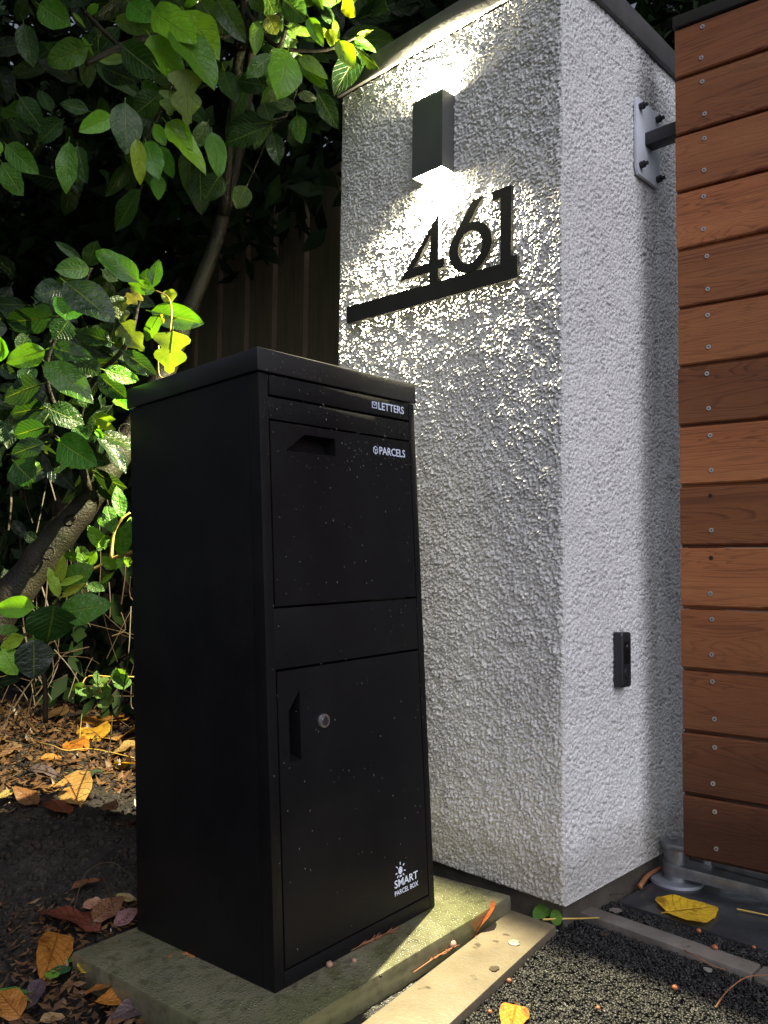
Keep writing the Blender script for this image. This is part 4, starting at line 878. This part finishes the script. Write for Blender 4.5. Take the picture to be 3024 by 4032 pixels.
# leaves near the slab sit on higher things
def single(name, q0, q1, z, c, w, me, lab, tilt=0, dz=0):
    B = onz(q0, z); T = onz(q1, z); T.z += dz
    o = place_leaf(None, B, T, w, c, me, Vector((tilt, -abs(tilt), 1)), name); return tag(o, lab, 'leaf')
single('fallen_leaf', ZR(1195, 455), ZR(1425, 425), -.042, (.80, .46, .02), .58, HEART, 'large bright yellow leaf with brown blotches on the wet slate')
o = single('fallen_leaf', ZR(505, 880), ZR(470, 1040), -.044, (.52, .22, .02), .24, HEART, 'orange leaf with upright stalk on the tarmac at the bottom edge', .1)
single('fallen_leaf', ZR(318, 560), ZR(370, 470), -.040, (.30, .10, .03), .75, DL[2], 'rust brown leaf stuck in the joint between slab and edging', -.8, .03)
single('fallen_leaf', (690, 3752), (745, 3800), -.035, (.32, .16, .06), .8, DL[3], 'small tan leaf fragment on the slab beside the box foot', .1)
o = empty('weed_leaf', onz(ZR(650, 480), -.034), 'two toothed green weed leaves on the sandstone edging by the pillar corner', 'weed')
for b, t in (((655, 470), (590, 430)), ((660, 490), (715, 475))):
    p0 = onz(ZR(*b), -.030); p1 = onz(ZR(*t), -.022); place_leaf(o, p0, p1, .85, (.16, .36, .05), BR, Vector((.2, -.5, 1)))
for q, lab, c in (((Z4(290, 1975), Z4(345, 1930)), 'small bright green leaf bit by the orange brown leaf', (.2, .45, .05)), ((Z4(345, 1955), Z4(395, 1895)), 'small dark green leaf bit on the soil', (.04, .12, .05)), ((Z4(425, 1840), Z4(452, 1865)), 'tiny green leaf bit above the pale yellow leaf', (.12, .3, .05)), ((Z4(-20, 2140), Z4(90, 2020)), 'lobed green ivy leaf at the bottom left edge', (.16, .36, .07))):
    B, T = soil_at(q[0]), soil_at(q[1]); T.z += .012; B.z += .01
    tag(place_leaf(None, B, T, .6, c, IV if 'ivy' in lab else BR, Vector((.3, -.4, 1)), 'green_leaf'), lab, 'leaf')

# fine litter: crumbs and leaf scraps (uncountable)
def litter():
    rs = random.Random(5); sc = []
    bm = bmesh.new(); quadc = 0
    mats = [(.22, .09, .03), (.10, .05, .025), (.30, .17, .05), (.06, .035, .02)]
    V = []; F = []; C = []
    for k in range(3800):
        if rs.random() < .62: q = (rs.uniform(-80, 560), 2760+abs(rs.gauss(0, 1))*210)
        else: q = (rs.uniform(-80, 560), rs.uniform(2850, 4100))
        if 3120 < q[1] < 3550 and rs.random() < .93: continue
        p = soil_at(q)
        if p.x < -3.3 or p.y > FY-.03: continue
        p.z += rs.uniform(-.004, .012); s = rs.uniform(.004, .018)*(1.4 if q[1] < 3150 else .9)
        a = Vector((rs.uniform(-1, 1), rs.uniform(-1, 1), rs.uniform(-.4, .4))).normalized(); b = a.cross(Vector((rs.uniform(-.4, .4), rs.uniform(-.4, .4), 1))).normalized(); n = a.cross(b)
        m = len(V); V += [p-a*s, p+b*s*.4+n*s*.15, p+a*s, p-b*s*.4+n*s*.1, p+n*s*.02]; F += [(m, m+1, m+4), (m+1, m+2, m+4), (m+2, m+3, m+4), (m+3, m, m+4)]
    me = tri_soup('leaf_litter', [tuple(v) for v in V], np.array(F)); m = NT('litter'); v = m.co(); c = m.voro(v, 45, out='Color'); s_ = m.n('ShaderNodeSeparateColor'); m.l(c, s_.inputs[0])
    col = m.ramp(s_.outputs[0], [(0, (.04, .025, .018)), (.35, (.10, .05, .025)), (.6, (.07, .035, .016)), (.85, (.11, .06, .022)), (1, (.14, .10, .06))])
    m.set(Base_Color=col, Roughness=.4); tag(link('leaf_litter', me, m.m), 'broken leaf scraps and crumbs strewn over the flower bed', 'leaf litter', None, 'stuff')
litter()

def clods(n):
    ic = bmesh.new(); bmesh.ops.create_icosphere(ic, subdivisions=1, radius=1); V0 = np.array([v.co for v in ic.verts]); F0 = np.array([[v.index for v in f.verts] for f in ic.faces]); ic.free()
    rs = np.random.RandomState(9); x = rs.uniform(-2.4, -.66, n); y = rs.uniform(-1.2, .3, n); m_ = rs.rand(n) < .35; x = np.where(m_, rs.uniform(-.9, -.2, n), x); y = np.where(m_, rs.uniform(-1.15, -.74, n), y)
    keep = ~((x > -.60) & (y > -.69)); x = x[keep]; y = y[keep]; k = len(x)
    r = (.0022+.009*rs.rand(k)**4)[:, None, None]; V = V0[None]*r*rs.uniform(.6, 1.3, (k, 1, 3))*(1+rs.uniform(-.3, .3, (k, 12, 1)))
    z = soil_h(x, y)+(fbm(x*7, y*7, 1)-.5)*.05+(fbm(x*34, y*34, 9)-.5)*.022
    kk = np.clip((x+.62)/.10, 0, 1); z = z*(1-kk)+(-.13)*kk
    V = (V+np.stack([x, y, z+.001], -1)[:, None]).reshape(-1, 3); F = (F0[None]+np.arange(k)[:, None, None]*12).reshape(-1, 3)
    tag(link('soil_crumbs', tri_soup('soil_crumbs', V, F), M['clod']), 'dark soil crumbs and small clods covering the flower bed', 'soil', None, 'stuff')
clods(22000)

# twigs lying about
def twig(name, pts, r, mat, lab, cat='twig', world=None):
    p = smoothpath(pts, 5); bm = bmesh.new(); tube(bm, p, [r*(1-.45*i/len(p)) for i in range(len(p))], 6, .12); return tag(bm_obj(name, bm, M[mat], None, False, 180), lab, cat)
G = lambda *a: [onz(ZR(x, y), z) for x, y, z in a]
twig('twig', G((625, 490, -.030), (700, 487, -.028), (800, 485, -.030), (885, 482, -.036)), .0022, 'straw', 'short yellow brown twig lying at the foot of the pillar corner')
twig('twig', G((1275, 630, -.038), (1340, 665, -.034), (1400, 700, -.040), (1465, 722, -.044)), .0013, 'conifer', 'thin reddish twig crossing the grey edging')
twig('twig', G((1418, 893, -.046), (1470, 820, -.040), (1560, 755, -.036), (1680, 744, -.034)), .0014, 'conifer', 'long thin reddish twig curving off the right edge over the tarmac')
twig('twig', G((1195, 598, -.043), (1255, 592, -.045), (1290, 570, -.048)), .0014, 'twig', 'dark short twig in the black gap behind the grey edging')
twig('twig', G((1515, 442, -.044), (1580, 455, -.043), (1680, 475, -.043)), .0022, 'straw', 'pale yellow twig on the wet slate at the right edge')
twig('stick', G((1070, 340, -.040), (1100, 295, -.036), (1150, 260, -.034), (1200, 240, -.030)), .0062, 'conifer', 'thick reddish brown stick leaning to the grey gate pivot')
twig('twig', G((900, 380, -.040), (960, 372, -.036), (1000, 372, -.040)), .0015, 'twig', 'tiny forked twig at the pillar foot beside the slate')
S4 = lambda *a: [soil_at(Z4(x, y))+Vector((0, 0, h)) for x, y, h in a]
twig('twig', S4((-30, 1060, .01), (160, 1025, .03), (330, 1090, .03), (450, 1170, .03), (500, 1280, .02), (505, 1395, .01)), .0016, 'twig', 'long pale root curving over the bare dark soil')
twig('twig', S4((450, 1545, .01), (520, 1440, .05), (680, 1405, .06), (830, 1440, .03)), .0016, 'twig', 'pale arching twig beside the foot of the box')
twig('twig', S4((615, 1420, .04), (660, 1500, .03), (705, 1600, .01)), .0016, 'twig', 'straight pale twig leaning under the arching one')
twig('twig', S4((475, 1940, .0), (485, 1860, .02), (500, 1790, .03)), .0022, 'twig', 'short upright twig beside the pale yellow leaf')
twig('twig', S4((235, 520, .01), (320, 580, .03), (400, 610, .03), (560, 600, .03), (815, 635, .02)), .0018, 'straw', 'long straw stem crossing the lit litter')
twig('twig', S4((480, 545, .0), (488, 480, .04), (495, 430, .06)), .0014, 'straw', 'bent straw stalk rising from the lit litter')
twig('twig', S4((150, 440, .02), (200, 350, .12), (260, 180, .22)), .0030, 'twig', 'forked brown stem leaning up out of the litter at left')
twig('twig', S4((210, 1080, .01), (260, 1110, .01), (280, 1130, .01)), .0011, 'twig', 'tiny pale twig scrap on bare soil')
twig('twig', S4((0, 770, .01), (190, 730, .03), (380, 760, .02)), .0018, 'twig', 'brown twig lying across the litter left of the yellow brown leaf')
# conifer sprigs: stem with many short needles
def sprig(pts, z, L, lab):
    rs = random.Random(len(lab)); a = onz(pts[0], z); b = onz(pts[1], z); bm = bmesh.new(); tube(bm, [a, (a+b)/2+Vector((0, 0, .004)), b+Vector((0, 0, .003))], .0012, 5); d = (b-a).normalized(); s = Vector((-d.y, d.x, 0))
    for k in range(34):
        t = rs.uniform(.3, 1); p = a.lerp(b, t)+Vector((0, 0, .002)); q = p+(d*rs.uniform(.3, 1)+s*rs.uniform(-.7, .7)+Vector((0, 0, rs.uniform(.05, .5))))*L*rs.uniform(.5, 1); tube(bm, [p, q], [.0011, .0005], 4)
    tag(bm_obj('conifer_sprig', bm, M['conifer'], None, False, 180), lab, 'conifer sprig')
Z8 = lambda x, y: (1000+x/1.545, 2600+y/1.545)
sprig((Z8(500, 1815), Z8(850, 1650)), -.016, .022, 'rusty dead conifer sprig lying against the bottom of the box door')
sprig((Z8(970, 1900), Z8(1230, 1745)), -.040, .014, 'rusty dead conifer sprig lodged in the joint by the brown seed')
sprig((ZR(0, 745), ZR(150, 650)), -.042, .010, 'smaller conifer sprig lower down in the mortar joint')
# berries and seeds
def ball(q, z, r, mat, lab, name='berry'):
    bm = bmesh.new(); bmesh.ops.create_icosphere(bm, subdivisions=2, radius=r); p = onz(q, z+r)
    for v in bm.verts: v.co = Vector((v.co.x*1.08, v.co.y, v.co.z*.88))*(1+rnd.uniform(-.03, .03))+p
    c = bmesh.new(); c.free(); tube(bm, [p+Vector((0, 0, r*.8)), p+Vector((r*.25, 0, r*1.15))], r*.12, 5)
    tag(bm_obj(name, bm, M[mat], None, False, 180), lab, name)
ball(ZR(208, 602), -.042, .0088, 'acorn', 'round purplish brown seed in the joint beside the slab', 'seed')
ball(Z8(460, 1850), -.020, .0062, 'acorn', 'pinkish seed at the foot of the box near its front corner', 'seed')
ball(Z8(610, 1826), -.020, .005, 'acorn', 'small brown seed below the conifer sprig on the slab', 'seed')
ball(Z8(770, 1920), -.020, .003, 'iron', 'tiny black seed near the slab edge', 'seed')
ball(ZR(1415, 617), -.042, .0056, 'berry', 'orange berry sitting on the grey edging stone')
ball(ZR(1341, 541), -.048, .0048, 'berry', 'orange berry in the black gap by the slate')
ball(ZR(1232, 802), -.046, .0050, 'berry', 'orange berry on the open tarmac at right')
ball(ZR(1594, 617), -.048, .0036, 'berry', 'tiny orange berry near the right edge of the slate')
ball(ZR(472, 770), -.046, .0042, 'berry', 'orange berry on tarmac close to the sandstone edging')
ball(ZR(384, 913), -.046, .0038, 'berry', 'orange berry left of the upright stalk of the orange leaf')
ball(ZR(880, 895), -.046, .0034, 'berry', 'small orange berry in the middle of the tarmac near the bottom')
ball(ZR(953, 362), -.046, .0048, 'berry', 'orange red berry on the tiny twig at the pillar foot')
# flakes
def flake(q, z, r, lab, mat='paper'):
    p = onz(q, z); bm = bmesh.new(); n = 11; pts = [(p.x+r*math.cos(6.283*k/n)*rnd.uniform(.6, 1.15), p.y+r*math.sin(6.283*k/n)*rnd.uniform(.6, 1.15)) for k in range(n)]
    prism(bm, pts, lambda u, v, w: Vector((u, v, z+w+.0006*math.sin(u*900))), .0014); tag(bm_obj('flake', bm, M[mat]), lab, 'flake')
flake(ZR(492, 597), -.0335, .012, 'crumpled silvery flake on the sandstone edging'); flake(ZR(1382, 722), -.0455, .009, 'pale grey green flake on tarmac under the thin twig')
flake(ZR(905, 560), -.046, .009, 'pale brown flake on tarmac near the grey edging', 'twig'); flake(ZR(402, 716), -.0335, .010, 'brown spot of debris on the sandstone edging', 'twig')
flake(ZR(955, 450), -.050, .014, 'flat grey pebble in the black gap by the grey edging', 'kerb'); flake(ZR(685, 541), -.047, .005, 'tiny white flake where edging meets tarmac')
